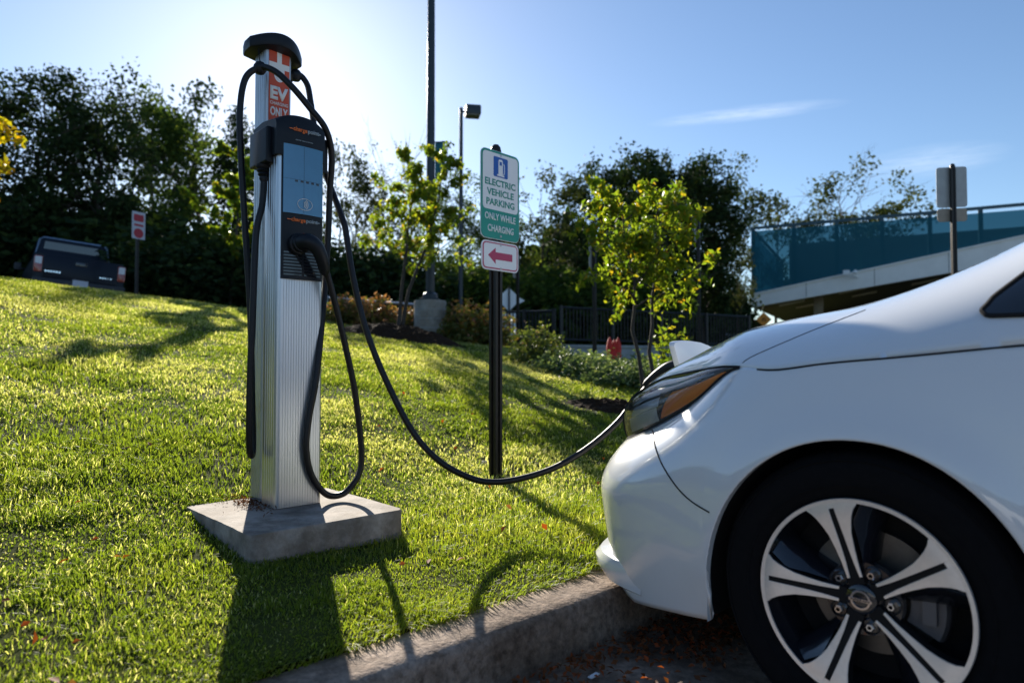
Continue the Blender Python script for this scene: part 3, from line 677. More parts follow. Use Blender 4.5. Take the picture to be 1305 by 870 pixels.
def surf(fn, t, nf, off=0, f0=0., f1=1.):
    return np.stack([fn(t, np.full(len(t), f)) for f in np.linspace(f0, f1, nf)], 1)
N1, N2 = 16, 14
B1 = surf(band1, TA, N1); B2 = surf(band2, TA, N2)
tip = TK[14]; FRT = TA > tip-1e-6
lampT = np.unique(np.concatenate([np.linspace(TK[14], TK[18], 40)])); noseT = np.linspace(TK[18], TK[-1], 24)
body = MB()
for P in (W_, mirror(W_)): body.grid(P)
for P in (B1, mirror(B1)): body.grid(P)
for P in (B2, mirror(B2)): body.grid(P)
bo = body.build('body_shell', M['paint'], car, angle=50, weld=True)
sol = bo.modifiers.new('thickness', 'SOLIDIFY'); sol.thickness = .010; sol.offset = -1
# nose panel between the lamps: dark gloss grille
nz0 = surf(band0, noseT, 10); b = MB(); b.grid(nz0); b.grid(mirror(nz0)); b.build('grille', M['wheel_black'], car, weld=True)
def offset_grid(P, d):
    """push grid points out along its own normals"""
    gu = np.gradient(P, axis=0); gv = np.gradient(P, axis=1); n = np.cross(gu, gv); n /= np.linalg.norm(n, axis=-1, keepdims=True)+1e-12
    c = np.array([-.6, 0, .5]); s_ = np.sign(((P-c)*n).sum(-1, keepdims=True)); s_[s_ == 0] = 1
    return P+n*s_*d
# headlights: recessed housing, chrome bowl, amber block, clear cover
for sg in (1, -1):
    mm = (lambda P: P) if sg == 1 else mirror
    hs = surf(band0, lampT, 14); hl = thing('headlight', None, None); hl.parent = car
    b = MB(); b.grid(mm(offset_grid(hs, -.030))); b.build('lamp_housing', M['lamp_black'], hl)
    ta = np.linspace(TK[14]+.055, TK[16]-.005, 16); am = np.zeros((16, 8, 3))
    for i, t in enumerate(ta):
        k = i/15; lo, hi = .07, .52-.06*(1-k)
        for j in range(8): am[i, j] = band0(np.array([ta[0]+(TK[16]+.055*(1-j/7)-.02-ta[0])*k]), [lo+(hi-lo)*j/7])[0]
    b = MB(); b.grid(mm(offset_grid(am, -.010))); b.build('amber_reflector', M['amber'], hl)
    tb = np.linspace(TK[16]+.05, TK[18]-.01, 18)
    for f0, f1, dd in ((.06, .30, -.016), (.34, .56, -.022), (.60, .92, -.016)):
        pb = np.stack([band0(tb, np.full(18, f0+(f1-f0)*q)) for q in np.linspace(0, 1, 5)], 1)
        b = MB(); b.grid(mm(offset_grid(pb, dd))); b.build('lamp_reflector', M['reflector'], hl)
    tb = np.linspace(TK[14]+.10, TK[17], 20); pb = np.stack([band0(tb, np.full(20, q)) for q in np.linspace(.66, .80, 4)], 1)
    b = MB(); b.grid(mm(offset_grid(pb, -.008))); b.build('lamp_strip', M['reflector'], hl)
    b = MB(); b.grid(mm(offset_grid(hs, .0015))); b.build('lamp_cover', M['lens'], hl)
    e = [band0(np.array([t]), [0.])[0] for t in lampT]+[band0(np.array([TK[18]]), [f])[0] for f in np.linspace(0, 1, 8)]+[band0(np.array([t]), [1.])[0] for t in lampT[::-1]]
    b = MB().tube(mm(np.array(e)).tolist(), .0045, 6); b.build('lamp_seal', M['gap'], hl)
# shut lines as narrow dark recesses lying on the skin
def on_wall(a, z):
    t = t_of_a(np.array([a])); return wall_pt(t, np.array([z]))[0]
for sg in (1, -1):
    mm = (lambda p: p) if sg == 1 else (lambda p: [(x, -y, z) for x, y, z in p])
    bl = [tuple(rails(np.array([t]))[0, 5:8]) for t in np.linspace(TK[13]+.03, TK[8], 30)]
    MB().tube(mm(bl), .0023, 6).build('shut_line', M['gap'], car)
    sm = [on_wall(a, z) for a, z in catmull([(.735, .628), (.655, .632), (.59, .60), (.535, .556), (.475, .502), (.435, .478), (.383, .462)], 6)]
    MB().tube(mm([tuple(p) for p in sm[4:]]), .0022, 6).build('bumper_seam', M['gap'], car)
    cr = []
    for q_ in np.linspace(0, 1, 40):
        a = .338-.25*q_; f = .06+.62*q_**.8
        cr.append(tuple(band1(t_of_a(np.array([a])), [f])[0]))
    MB().tube(mm(cr), .0012, 6).build('bonnet_seam', M['gap'], car)
# wheel-arch rims turned inwards, and liners
for c in (AX, RAX):
    for sg in (1, -1):
        aa = c+(ARCH_W-eps)*np.sin(np.linspace(-math.pi/2, math.pi/2, 61)); tt = t_of_a(aa); zz = arch_z(aa); zz = np.maximum(zz, .186)
        e0 = wall_pt(tt, zz); e0 = np.concatenate([[[e0[0, 0], e0[0, 1], .186]], e0, [[e0[-1, 0], e0[-1, 1], .186]]])
        e1 = e0.copy(); e1[:, 1] -= .022; e2 = e0.copy(); e2[:, 1] -= .40
        cx = np.array([c, 0, .30]); e2[:, 0] = c+(e0[:, 0]-c)*1.06; e2[:, 2] = .30+(e0[:, 2]-.30)*1.06
        e1b = e1.copy(); e1b[:, 0] = c+(e1[:, 0]-c)*1.05; e1b[:, 2] = .30+(e1[:, 2]-.30)*1.05
        G1 = np.stack([e0, e1], 1); G2 = np.stack([e1b, e2], 1)
        if sg < 0: G1, G2 = mirror(G1), mirror(G2)
        MB().grid(G1).build('arch_edge', M['paint'], car)
        MB().grid(np.stack([e1, e1b], 1) if sg > 0 else mirror(np.stack([e1, e1b], 1))).build('arch_gap', M['liner'], car)
        q = MB().grid(G2); pl = e2.copy(); q.add([tuple(p) if sg > 0 else (p[0], -p[1], p[2]) for p in pl], [tuple(range(len(pl)))]); q.build('arch_liner', M['liner'], car)
# underside, sills
MB().box(-3.3, -2.95, -.70, .70, .20, .30).box(-2.2, -.32, -.80, .80, .17, .26).box(.40, .86, -.60, .60, .19, .24).build('underbody', M['liner'], car)
# chin spoiler below the bumper
ch = np.zeros((40, 6, 3)); tch = np.linspace(TK[16]+.02, TK[-1], 40)
for i, t in enumerate(tch):
    r = rails(np.array([t]))[0]; k = np.clip(i/12, 0, 1); k = k*k*(3-2*k)
    p = wall_pt(np.array([t]), np.array([.20]))[0]; e = 1e-3; d = rails(np.array([min(t+e, TK[-1])]))[0, :2]-rails(np.array([t-e]))[0, :2]; d /= np.linalg.norm(d); nn = np.array([-d[1], d[0]])
    out = .062*k
    for j, (o_, z) in enumerate(((-.004, .268), (out*.75, .256), (out, .238), (out*.96, .215), (out*.55, .185), (-.02, .165))):
        ch[i, j] = [p[0]+nn[0]*o_, p[1]+nn[1]*o_, z]
b = MB(); b.grid(ch); b.grid(mirror(ch)); b.build('chin_spoiler', M['paint'], car, weld=True)
# side windows, windscreen, rear screen: dark glass standing just proud of the skin
aw = np.concatenate([np.linspace(-.170, -.24, 10), np.linspace(-.27, -2.75, 40)])
gw = np.zeros((len(aw), 10, 3))
for i, a in enumerate(aw):
    t = t_of_a(np.array([a])); ff = np.linspace(0, 1, 200); pts = band1(np.repeat(t, 200), ff)
    d_ = -.170-a; lo = .9215+.010*max(0, 1-d_/.012)**1.5-.004*min(1, d_/.3); hi = min(.945+.95*max(d_, 0)**1.0, pts[-1, 2]-.085-.10*max(0, -a-2.2))
    hi = lo+(hi-lo)*min(1, .25+math.sqrt(max(d_, 0)/.03)); hi = max(hi, lo+.004)
    for j in range(10):
        z = lo+(hi-lo)*j/9; f = np.interp(z, pts[:, 2], ff); gw[i, j] = band1(t, [f])[0]
for sg in (1, -1):
    P = offset_grid(gw, .0035); P = P if sg > 0 else mirror(P)
    b = MB(); b.grid(P); wnd = b.build('side_window', M['car_glass'], car)
    ed = list(P[:, 0])+list(P[-1, :])+list(P[::-1, -1])+list(P[0, ::-1]); MB().tube([tuple(p) for p in ed], .005, 6).build('window_seal', M['gap'], wnd)
tw = np.linspace(t_of_a(np.array([-.86]))[0], t_of_a(np.array([-.33]))[0], 20); ws = surf(band2, tw, 10, f0=.10); ws = offset_grid(ws, .004)
b = MB(); b.grid(ws); b.grid(mirror(ws)); b.build('windscreen', M['car_glass'], car)
tw = np.linspace(TK[2], TK[3], 12); ws = surf(band2, tw, 10, f0=.06); ws = offset_grid(ws, .004); b = MB(); b.grid(ws); b.grid(mirror(ws)); b.build('rear_screen', M['car_glass'], car)
# door mirror
b = MB().lathe([(.001, -.09), (.05, -.07), (.075, -.02), (.078, .03), (.06, .045), (.001, .05)], 20, 'y', (0, 0, 0))
for sg in (1, -1):
    mo = b.build('door_mirror', M['paint'], car); mo.scale = (.7, 1.1, .8); mo.location = (-.62, sg*.99, 1.02)
    MB().tube([(-.60, sg*.80, .97), (-.62, sg*.92, 1.0)], .018, 8).build('mirror_arm', M['dark_trim'], car)
# charge flap standing open on the nose, its hinge arm and the socket under it
FA = .965
ol = [(.128, .795), (.158, .895), (.150, .909), (.127, .915), (.07, .9185), (.02, .9185), (-.05, .914), (-.10, .905), (-.150, .893), (-.168, .88), (-.165, .80), (-.13, .785), (0, .775)]
b = MB(); n = len(ol)
vs = [(FA-.02+(z-.78)*.12, y, z) for y, z in ol]; vs2 = [(FA-.045+(z-.78)*.12, y*.985, z-.002) for y, z in ol]
b.add(vs+vs2, [tuple(range(n)), tuple(reversed(range(n, 2*n)))]+[(i, n+i, n+(i+1) % n, (i+1) % n) for i in range(n)])
fl = b.build('charge_flap', M['paint'], car, bevel=.006)
MB().tube([(.90, .03, .775), (.935, .03, .80)], .010, 8).build('flap_hinge', M['dark_trim'], fl)
MB().lathe([(.001, 0), (.032, 0), (.035, .012), (.028, .014), (.026, .004), (.001, .003)], 20, 'z', (.915, 0, .786)).build('charge_socket', M['black_plastic'], car)
# emblem-less number plate blank on the front is hidden by the bumper; wheels
def make_wheel(steer=0):
    wh = thing('wheel', None, None); wh.parent = car
    RT_, RR = .320, .2185
    # tyre about local y (outward = +y)
    pt = [(RR-.012, -.19), (RR+.01, -.205), (.27, -.205), (.305, -.19), (.318, -.165), (.320, -.11), (.320, -.06), (.316, -.022), (.306, -.004), (.290, .004), (.262, .006), (.240, .001), (RR+.008, -.006), (RR-.004, -.012)]
    ty = MB().lathe(pt, 96).build('tyre', M['tyre'], wh, angle=40)
    gr = MB()
    for y in (-.15, -.11, -.07): gr.lathe([(.3195, y-.004), (.3206, y), (.3195, y+.004)], 64)
    gr.build('tread_groove', M['gap'], ty)
    # faint raised sidewall rings
    MB().lathe([(.296, .0022), (.299, .0045), (.302, .0006)], 96).lathe([(.243, .0025), (.246, .0045), (.249, .0042)], 96).build('sidewall_ring', M['tyre'], ty)
    rim = MB().lathe([(RR-.006, -.016), (RR, -.004), (RR-.003, .0005), (RR-.011, -.001), (RR-.013, -.012), (.196, -.05), (.190, -.15), (.20, -.19)], 96).build('rim', M['wheel_black'], wh, angle=35)
    MB().lathe([(RR-.0005, -.004), (RR-.0025, .0016), (RR-.011, .0006), (RR-.0115, -.003)], 96).build('rim_lip', M['machined'], rim, angle=50)
    # barrel back wall, disc, caliper
    MB().lathe([(.001, -.115), (.198, -.120)], 48).build('wheel_well', M['liner'], wh)
    MB().lathe([(.001, -.085), (.062, -.085), (.066, -.098), (.135, -.098), (.136, -.112)], 64).build('brake_disc', M['disc'], wh, angle=30)
    q = MB()
    for a0 in (150,):
        for k in range(12):
            pass
    q.lathe([(.085, -.060), (.150, -.060), (.156, -.07), (.156, -.115), (.085, -.115)], 14, a0=R(138), a1=R(205))
    q.box(-.135, -.110, -.058, -.045, -.03, .02); q.build('brake_caliper', M['caliper'], wh, angle=30)
    dish = lambda r: -.020+.020*min(1, (r/.19))**1.6      # face falls towards the hub
    angs = [146+72*k for k in range(5)]
    rs = np.array([.030, .046, .06, .08, .11, .14, .165, .182, .195, .204, .2095])
    hw = np.array([.0170, .0170, .0172, .0178, .0208, .0252, .0325, .0395, .047, .055, .058])
    sw = np.array([.0105, .0100, .0088, .0074, .0066, .0062, .0060, .0058, .0056, .0054, .0052])
    for A in angs:
        ca, sa = math.cos(R(A)), math.sin(R(A))
        def pol(r, s_, y):   # along spoke r, across s_, bend round the rim circle
            a = R(A)+ (s_/r if r > .15 else 0)
            if r > .15: return (r*math.cos(a), y, r*math.sin(a))
            return (r*ca-s_*sa, y, r*sa+s_*ca)
        sp = MB()
        g = np.array([[pol(r, s_, dish(r)-dz) for s_, dz in ((-h*1.02, .030), (-h, .0015), (-h*.5, .0012), (0, .0012), (h*.5, .0012), (h, .0015), (h*1.02, .030))] for r, h in zip(rs, hw)])
        sp.grid(g); spo = sp.build('spoke', M['slot'], rim, angle=30)
        for sg in (1, -1):
            fc = []
            for r, h, s0 in zip(rs[1:], hw[1:], sw[1:]):
                if r > .200: s0 = .0052
                fc.append([pol(r, sg*s0, dish(r)-.0006), pol(r, sg*(s0+.0008), dish(r)+.0006), pol(r, sg*(s0*.5+h*.5), dish(r)+.0007), pol(r, sg*(h-.0012), dish(r)+.0004), pol(r, sg*h, dish(r)-.0018)])
            f0 = fc[0]; 
            MB().grid(np.array(fc)).build('spoke_face', M['machined'], spo, angle=50)
        # end of slot closed near the rim
        ec = [[pol(r, s_, dish(r)+.0002) for s_ in (-.0056, 0, .0056)] for r in (.197, .2095)]
        MB().grid(np.array(ec)).build('slot_end', M['machined'], spo)
        # gloss-black fin beside each spoke, sloping back into the wheel
        A2 = A+36
        fin = []
        for r, a_lo, a_hi in ((.075, 25, 36), (.12, 19, 34), (.165, 15, 35), (.203, 23, 37)):
            fin.append([(r*math.cos(R(A+q)), dish(r)-dy, r*math.sin(R(A+q))) for q, dy in ((a_lo*.72, .012), (a_hi*.75, .034), (a_hi*.80, .085))])
        MB().grid(np.array(fin)).build('spoke_fin', M['wheel_black'], spo, angle=60)
        # wheel nut in its pocket
        na = R(A+36); nx, nz_ = .058*math.cos(na), .058*math.sin(na)
        MB().lathe([(.016, -.040), (.018, -.024), (.0155, -.022), (.013, -.036)], 18, 'y', (nx, 0, nz_)).build('nut_pocket', M['wheel_black'], rim, angle=40)
        MB().lathe([(.0095, -.036), (.0095, -.018), (.0075, -.0155), (.0045, -.0155), (.004, -.022)], 6, 'y', (nx, 0, nz_)).build('wheel_nut', M['chrome'], rim, angle=20)
    MB().lathe([(.001, -.030), (.078, -.030), (.080, -.045)], 40).build('hub_plate', M['wheel_black'], rim)
    cp = MB().lathe([(.001, -.0145), (.026, -.015), (.031, -.018), (.033, -.030)], 40).build('hub_cap', M['wheel_black'], wh, angle=40)
    e = MB(); e.lathe([(.0155, -.0135), (.0165, -.0105), (.0205, -.0105), (.0215, -.0135)], 36)
    e.add([(-.0235, -.0128, -.0035), (.0235, -.0128, -.0035), (.0235, -.0128, .0035), (-.0235, -.0128, .0035), (-.0235, -.0100, -.003), (.0235, -.0100, -.003), (.0235, -.0100, .003), (-.0235, -.0100, .003)],
          [(0, 3, 2, 1), (4, 5, 6, 7), (0, 1, 5, 4), (1, 2, 6, 5), (2, 3, 7, 6), (3, 0, 4, 7)])
    em = e.build('emblem', M['chrome'], cp, angle=40)
    tm = text_mesh('NISSAN', -.0185, .0185, -.0018, .0018, .0092, M['gap'], cp, name='emblem_lettering'); tm.rotation_euler = (0, 0, math.pi)
    return wh
w1 = make_wheel(); w1.location = (AX, .868, .320)
for a, sg in ((AX, -1), (RAX, 1), (RAX, -1)):
    c = copy_tree(w1, car); c.location = (a, sg*.868, .320); c.rotation_euler = (0, 0, 0 if sg > 0 else math.pi)

# ------------------------------------------------------------------ charging cables
A_ = [(-.105, .035, 1.245), (-.112, .032, 1.15), (-.135, .03, 1.031), (-.148, .02, .729), (-.155, .02, .492), (-.152, .03, .270), (-.137, .05, .195), (-.117, .08, .225), (-.119, .09, .43), (-.125, .10, .734), (-.143, .11, 1.041), (-.161, .12, 1.348),
      (-.167, .12, 1.532), (-.147, .12, 1.662), (-.098, .10, 1.713), (-.064, .04, 1.690), (-.02, -.02, 1.622), (.041, -.05, 1.545), (.104, -.06, 1.473), (.147, -.03, 1.381), (.155, .0, 1.228), (.150, .0, 1.065), (.130, -.02, .899), (.100, -.055, .738), (.060, -.085, .49),
      (.030, -.086, .330), (.021, -.086, .215), (.043, -.086, .115), (.098, -.086, .040), (.150, -.086, .022), (.200, -.086, .038), (.250, -.086, .100), (.259, -.086, .202), (.226, -.09, .425), (.175, -.10, .614), (.127, -.11, .767), (.082, -.125, .884), (.062, -.138, .912)]
ca = cable('charging_cable', 'black charging cable looped to the pad, its plug parked in the station', [SW(p) for p in A_], SW((-.105, .035, 1.245)))
def gun(parent, loc, pts, rad, nose=None):
    """pistol-grip plug: grip swept along a bend with an oval section"""
    o = Vector(loc); gp = MB(); gp.tube([Vector(p)-o for p in catmull(pts, 6)], [float(np.interp(i, np.linspace(0, 6*(len(pts)-1), len(rad)), rad)) for i in range(6*(len(pts)-1)+1)], 14)
    return gp.build('plug', M['black_plastic'], parent, angle=50)
o1 = SW((-.105, .035, 1.245))
pl = gun(ca, o1, [SW(p) for p in ((-.022, -.080, .995), (-.020, -.118, .997), (-.008, -.150, .998), (.018, -.162, .978), (.042, -.156, .940), (.062, -.138, .905), (.070, -.128, .885))], [.027, .032, .031, .027, .024, .022, .015])
b = MB().tube([Vector(SW(p))-Vector(o1) for p in ((-.022, -.100, .995), (-.022, -.125, .996))], .034, 20); b.build('plug_collar', M['black_plastic'], pl, bevel=.004)
b = MB().tube([Vector(SW(p))-Vector(o1) for p in ((-.016, -.150, 1.018), (-.004, -.160, 1.022))], [.010, .007], 10); b.build('release_button', M['black_gloss'], pl)
B_w = [(-.695, 2.78, 1.42), (-.675, 2.77, 1.346), (-.645, 2.752, 1.185), (-.592, 2.743, .978), (-.51, 2.733, .774), (-.398, 2.724, .562), (-.288, 2.72, .441), (-.163, 2.724, .373), (-.064, 2.733, .356), (.055, 2.753, .371), (.183, 2.783, .41), (.315, 2.821, .482), (.434, 2.858, .575), (.514, 2.884, .665), (.564, 2.88, .722)]
Bl = [(.105, .035, 1.245), (.112, .05, 1.10), (.118, .12, .80), (.105, .20, .62), (.07, .27, .58), (.03, .29, .72), (.02, .29, 1.10), (.03, .285, 1.50), (.07, .265, 1.70), (.098, .20, 1.772), (.135, .175, 1.740), (.143, .15, 1.653), (.150, .125, 1.53), (.165, .10, 1.40), (.175, .09, 1.28)]
cb = cable('charging_cable', 'long black charging cable hanging in a curve from the station to the car nose', [SW(p) for p in Bl[:-1]]+B_w, SW((.105, .035, 1.245)))
o2 = SW((.105, .035, 1.245))
pq = gun(cb, o2, [tuple(CW(p)) for p in ((.925, 0, .80), (.985, .006, .815), (1.04, .015, .812), (1.09, .022, .785), (1.135, .03, .748), (1.15, .032, .735))], [.026, .029, .025, .021, .018, .014])

# ------------------------------------------------------------------ signs
def flat(parent, name, x0, x1, z0, z1, r, y0, y1, m): return MB().prism(rrect(x0, x1, z0, z1, r), y0, y1).build(name, m, parent, smooth=False)
def dome_post(parent, h, w=.030, y=.0, m='bronze'):
    o = [(-w, -w), (-w*.35, -w), (-w*.25, -w*.6), (w*.25, -w*.6), (w*.35, -w), (w, -w), (w, -w*.35), (w*.6, -w*.25), (w*.6, w*.25), (w, w*.35), (w, w), (-w, w), (-w, w*.35), (-w*.6, w*.25), (-w*.6, -w*.25), (-w, -w*.35)]
    q = MB().zprism([(a, b+y) for a, b in o], -.25, h); p_ = q.build('post', M[m], parent, smooth=False)
    MB().lathe([(w*1.15, h-.01), (w*1.2, h+.012), (w*1.0, h+.034), (w*.6, h+.048), (.001, h+.053)], 20, 'z', (0, y, 0)).build('post_cap', M[m], parent)
    return p_
sg = (-.064, 3.72); gz0 = gz(*sg)
sn = thing('parking_sign', 'green and white electric vehicle parking sign with arrow plate on bronze post', 'sign', (*sg, gz0), R(47))
dome_post(sn, 1.985-gz0+.0, .026, .035)
zt = 1.985-gz0; z1 = zt-.485
pn = flat(sn, 'sign_panel', -.152, .152, z1, zt, .035, -.001, .003, M['sign_white'])
flat(pn, 'green_border', -.150, .150, z1+.002, zt-.002, .034, -.0022, -.0012, M['sign_green'])
flat(pn, 'white_field', -.138, .138, z1+.158, zt-.014, .022, -.0034, -.0024, M['sign_white'])
bl = flat(pn, 'blue_square', -.057, .055, zt-.142, zt-.032, .008, -.0046, -.0036, M['sign_blue'])
q = MB()   # charging pump pictogram
q.prism([(-.030, zt-.136), (.026, zt-.136), (.026, zt-.127), (-.030, zt-.127)], -.0056, -.0047)
q.prism([(-.020, zt-.127), (.014, zt-.127), (.014, zt-.052), (.008, zt-.044), (-.014, zt-.044), (-.020, zt-.052)], -.0056, -.0047)
q.tube([(.016, -.0052, zt-.120), (.026, -.0052, zt-.120), (.028, -.0052, zt-.100), (.026, -.0052, zt-.072), (.020, -.0052, zt-.062)], .0025, 5)
pc = q.build('pump_symbol', M['sign_white'], pn, smooth=False)
MB().prism([(-.012, zt-.076), (.006, zt-.076), (.006, zt-.056), (-.012, zt-.056)], -.0066, -.0057).build('pump_window', M['sign_blue'], pn, smooth=False)
for bd, xa, xb, za in (('ELECTRIC', -.122, .118, .196), ('VEHICLE', -.108, .104, .250), ('PARKING', -.112, .110, .304)):
    text_mesh(bd, xa, xb, zt-za, zt-za+.038, -.0036, M['sign_green'], pn, bold=.028)
for bd, xa, xb, za in (('ONLY WHILE', -.122, .120, .382), ('CHARGING', -.100, .104, .446)):
    text_mesh(bd, xa, xb, zt-za, zt-za+.038, -.0024, M['sign_white'], pn, bold=.02)
z0 = z1-.170; pa = flat(sn, 'arrow_panel', -.145, .145, z0, z1-.012, .030, -.001, .003, M['sign_white'])
flat(pa, 'maroon_border', -.137, .137, z0+.007, z1-.019, .024, -.0020, -.0012, M['sign_maroon'])
flat(pa, 'arrow_field', -.129, .129, z0+.014, z1-.026, .018, -.0030, -.0022, M['sign_white'])
zc = (z0+z1-.012)/2
MB().prism([(-.098, zc), (-.040, zc+.044), (-.040, zc+.020), (.092, zc+.020), (.092, zc-.020), (-.040, zc-.020), (-.040, zc-.044)], -.0040, -.0031).build('arrow', M['sign_maroon'], pa, smooth=False)
for z in (zt-.02, z1+.02, z1-.03, z0+.012):
    MB().lathe([(.001, -.0062), (.006, -.0060), (.007, -.0036)], 10, 'y', (0, 0, z)).build('bolt', M['alum_dull'], sn)

def back_sign(px, Y, ztop, hgt, wid, label, group=None, rz=R(47), low=True, zbase=None, turn=math.pi):
    x, y = at(px, Y); zb = gz(x, y) if zbase is None else zbase
    t = thing('sign_back', label, 'sign', (x, y, zb), rz, group)
    dome_post(t, ztop-zb-.02, .024, -.03)
    flat(t, 'sign_panel', -wid/2, wid/2, ztop-hgt-zb, ztop-zb, .03, 0, .003, M['sign_back'])
    if low: flat(t, 'arrow_panel', -wid/2+.005, wid/2-.005, ztop-hgt-.16-zb, ztop-hgt-.012-zb, .028, 0, .003, M['sign_back_tan'])
    return t
back_sign(1217, 7.6, .83+251/870*7.6, .455, .31, 'bare back of a sign on a dark post beyond the white bonnet', zbase=0, rz=R(-12))
back_sign(755, 9.0, .83+158/870*9.0, .47, .31, 'narrow edge of a sign behind the young yellow-green tree, left of its trunk', low=False, rz=R(68))
back_sign(889, 11.2, .83+192/870*11.2, .50, .32, 'sign back half hidden behind the right side of the young tree', low=False, rz=R(64))
back_sign(658, 13.2, .83+138/870*13.2, .46, .31, 'sign back showing just behind the green parking sign', low=False, rz=R(66))
# diamond sign seen from behind, with the pale plate under it
x, y = at(648.5, 19); zb = 1.0
t = thing('diamond_sign', 'pale back of a diamond sign with a plate below, behind the black railing', 'sign', (x, y, zb), R(12))
MB().box(-.022, .022, -.05, -.006, -.4, 1.95).build('post', M['bronze'], t); zc = .83+81/870*19-zb
MB().prism([(0, zc-.34), (.24, zc-.10), (.25, zc), (.24, zc+.10), (0, zc+.33), (-.24, zc+.10), (-.25, zc), (-.24, zc-.10)], 0, .004).build('diamond_panel', M['sign_white'], t, smooth=False)
flat(t, 'plate', -.21, .21, zc-.98, zc-.36, .02, 0, .004, M['sign_white'])
MB().prism([(.28, zc-.13), (.46, zc-.03), (.28, zc+.07)], .02, .024).build('side_plate', M['sign_white'], t, smooth=False)
# orange warning sign under the garage
x, y = at(974, 26); t = thing('warning_sign', 'small orange diamond warning sign under the garage edge', 'sign', (x, y, .4), R(-20))
zc = .83+55/870*26-.4
MB().prism([(0, zc-.28), (.28, zc), (0, zc+.28), (-.28, zc)], 0, .005).build('diamond_panel', M['sign_orange'], t, smooth=False)
q = MB()
for k in range(3): q.prism([(-.10+.02*k, zc-.06+.05*k), (.10-.02*k, zc-.06+.05*k), (.10-.02*k, zc-.035+.05*k), (-.10+.02*k, zc-.035+.05*k)], -.003, -.0005)
q.build('black_marking', M['gap'], t, smooth=False); MB().box(-.03, .03, .01, .06, -.4, zc+.1).build('post', M['bronze'], t)
# white and red sign beside the truck
x, y = at(174, 15.5); zb = gz(x, y)
t = thing('roadside_sign', 'small white sign with red marks on a thin post right of the pickup', 'sign', (x, y, zb), R(68))
zt = .83+193/870*15.5-zb; MB().box(-.03, .03, .01, .06, -.3, zt-.05).build('post', M['bronze'], t)
pn = flat(t, 'sign_panel', -.17, .17, zt-.62, zt, .02, 0, .004, M['plate'])
q = MB()
q.prism(rrect(-.13, .13, zt-.22, zt-.06, .03), -.002, -.0005); q.prism(rrect(-.12, .12, zt-.33, zt-.28, .01), -.002, -.0005)
q.prism([(.125*math.cos(R(a)), zt-.49+.11*math.sin(R(a))) for a in range(0, 360, 15)], -.002, -.0005); q.build('red_marks', M['sign_red'], pn, smooth=False)

# ------------------------------------------------------------------ lamp posts
x, y = at(548, 12.7); zb = gz(x, y)
lp = thing('lamp_post', 'tall dark lamp post on a round concrete base with a teal banner', 'lamp post', (x, y, zb))
ht = .83+(462-383)/870*12.7-zb
MB().lathe([(.001, -.3), (.298, -.3), (.298, ht-.02), (.285, ht), (.001, ht)], 40, 'z').build('base', M['block'], lp, angle=40)
q = MB()
for k in range(1, 4): q.lathe([(.2985, ht*k/4-.006), (.301, ht*k/4), (.2985, ht*k/4+.006)], 40, 'z')
q.build('joint', M['wall'], lp)
MB().box(-.17, .17, -.17, .17, ht, ht+.04).build('base_plate', M['pole'], lp, bevel=.008)
MB().lathe([(.15, ht+.04), (.14, ht+.12), (.085, ht+.16)], 20, 'z').build('base_cover', M['pole'], lp)
MB().tube([(0, 0, ht+.1), (0, 0, 9.0)], [.085, .062], 16).build('pole', M['pole'], lp)
MB().prism(rrect(-.5, .5, 9.0, 9.16, .04), -.18, .18).build('lamp_head', M['pole'], lp)
zb1 = .83+(462-205)/870*12.7-zb; zb2 = .83+(462-178)/870*12.7-zb
q = MB()
for i in range(8):
    pass
Bn = np.array([[(.085+.185*i/7, .018*math.sin(i*.9)+.03*i/7, zz+(.02*i/7)) for zz in np.linspace(zb1-.30, zb2, 6)] for i in range(8)])
bn = MB().grid(Bn).build('banner', M['banner'], lp); bn.modifiers.new('thickness', 'SOLIDIFY').thickness = .004
for z in (zb2-.01, zb1-.30): MB().tube([(0, 0, z), (.30, .03, z+.02)], .010, 8).build('banner_arm', M['pole'], lp)
def lamp2(px, Y, ytop, label, hw=.26, side=1):
    x, y = at(px, Y); zb = gz(x, y)-.3; zt = .83+(462-ytop)/870*Y-zb
    t = thing('lamp_post', label, 'lamp post', (x, y, zb), R(10))
    MB().tube([(0, 0, 0), (0, 0, zt)], [.07, .05], 12).build('pole', M['pole'], t)
    MB().tube([(0, 0, zt-.12), (side*.14, 0, zt-.10)], .03, 8).build('arm', M['pole'], t)
    MB().prism(rrect(side*.12+(0 if side > 0 else -2*hw), side*.12+(2*hw if side > 0 else 0), zt-.22, zt+.04, .03), -.22, .22).build('lamp_head', M['pole'], t, bevel=.01)
    MB().box(min(side*.16, side*(.08+2*hw)), max(side*.16, side*(.08+2*hw)), -.18, .18, zt-.235, zt-.222).build('lens', M['alum_dull'], t)
lamp2(587, 19, 134, 'slim lamp post with a square head, right of the bannered post', .21)
lamp2(718, 30, 270, 'distant lamp post with a small head among the trees', .19, .5)

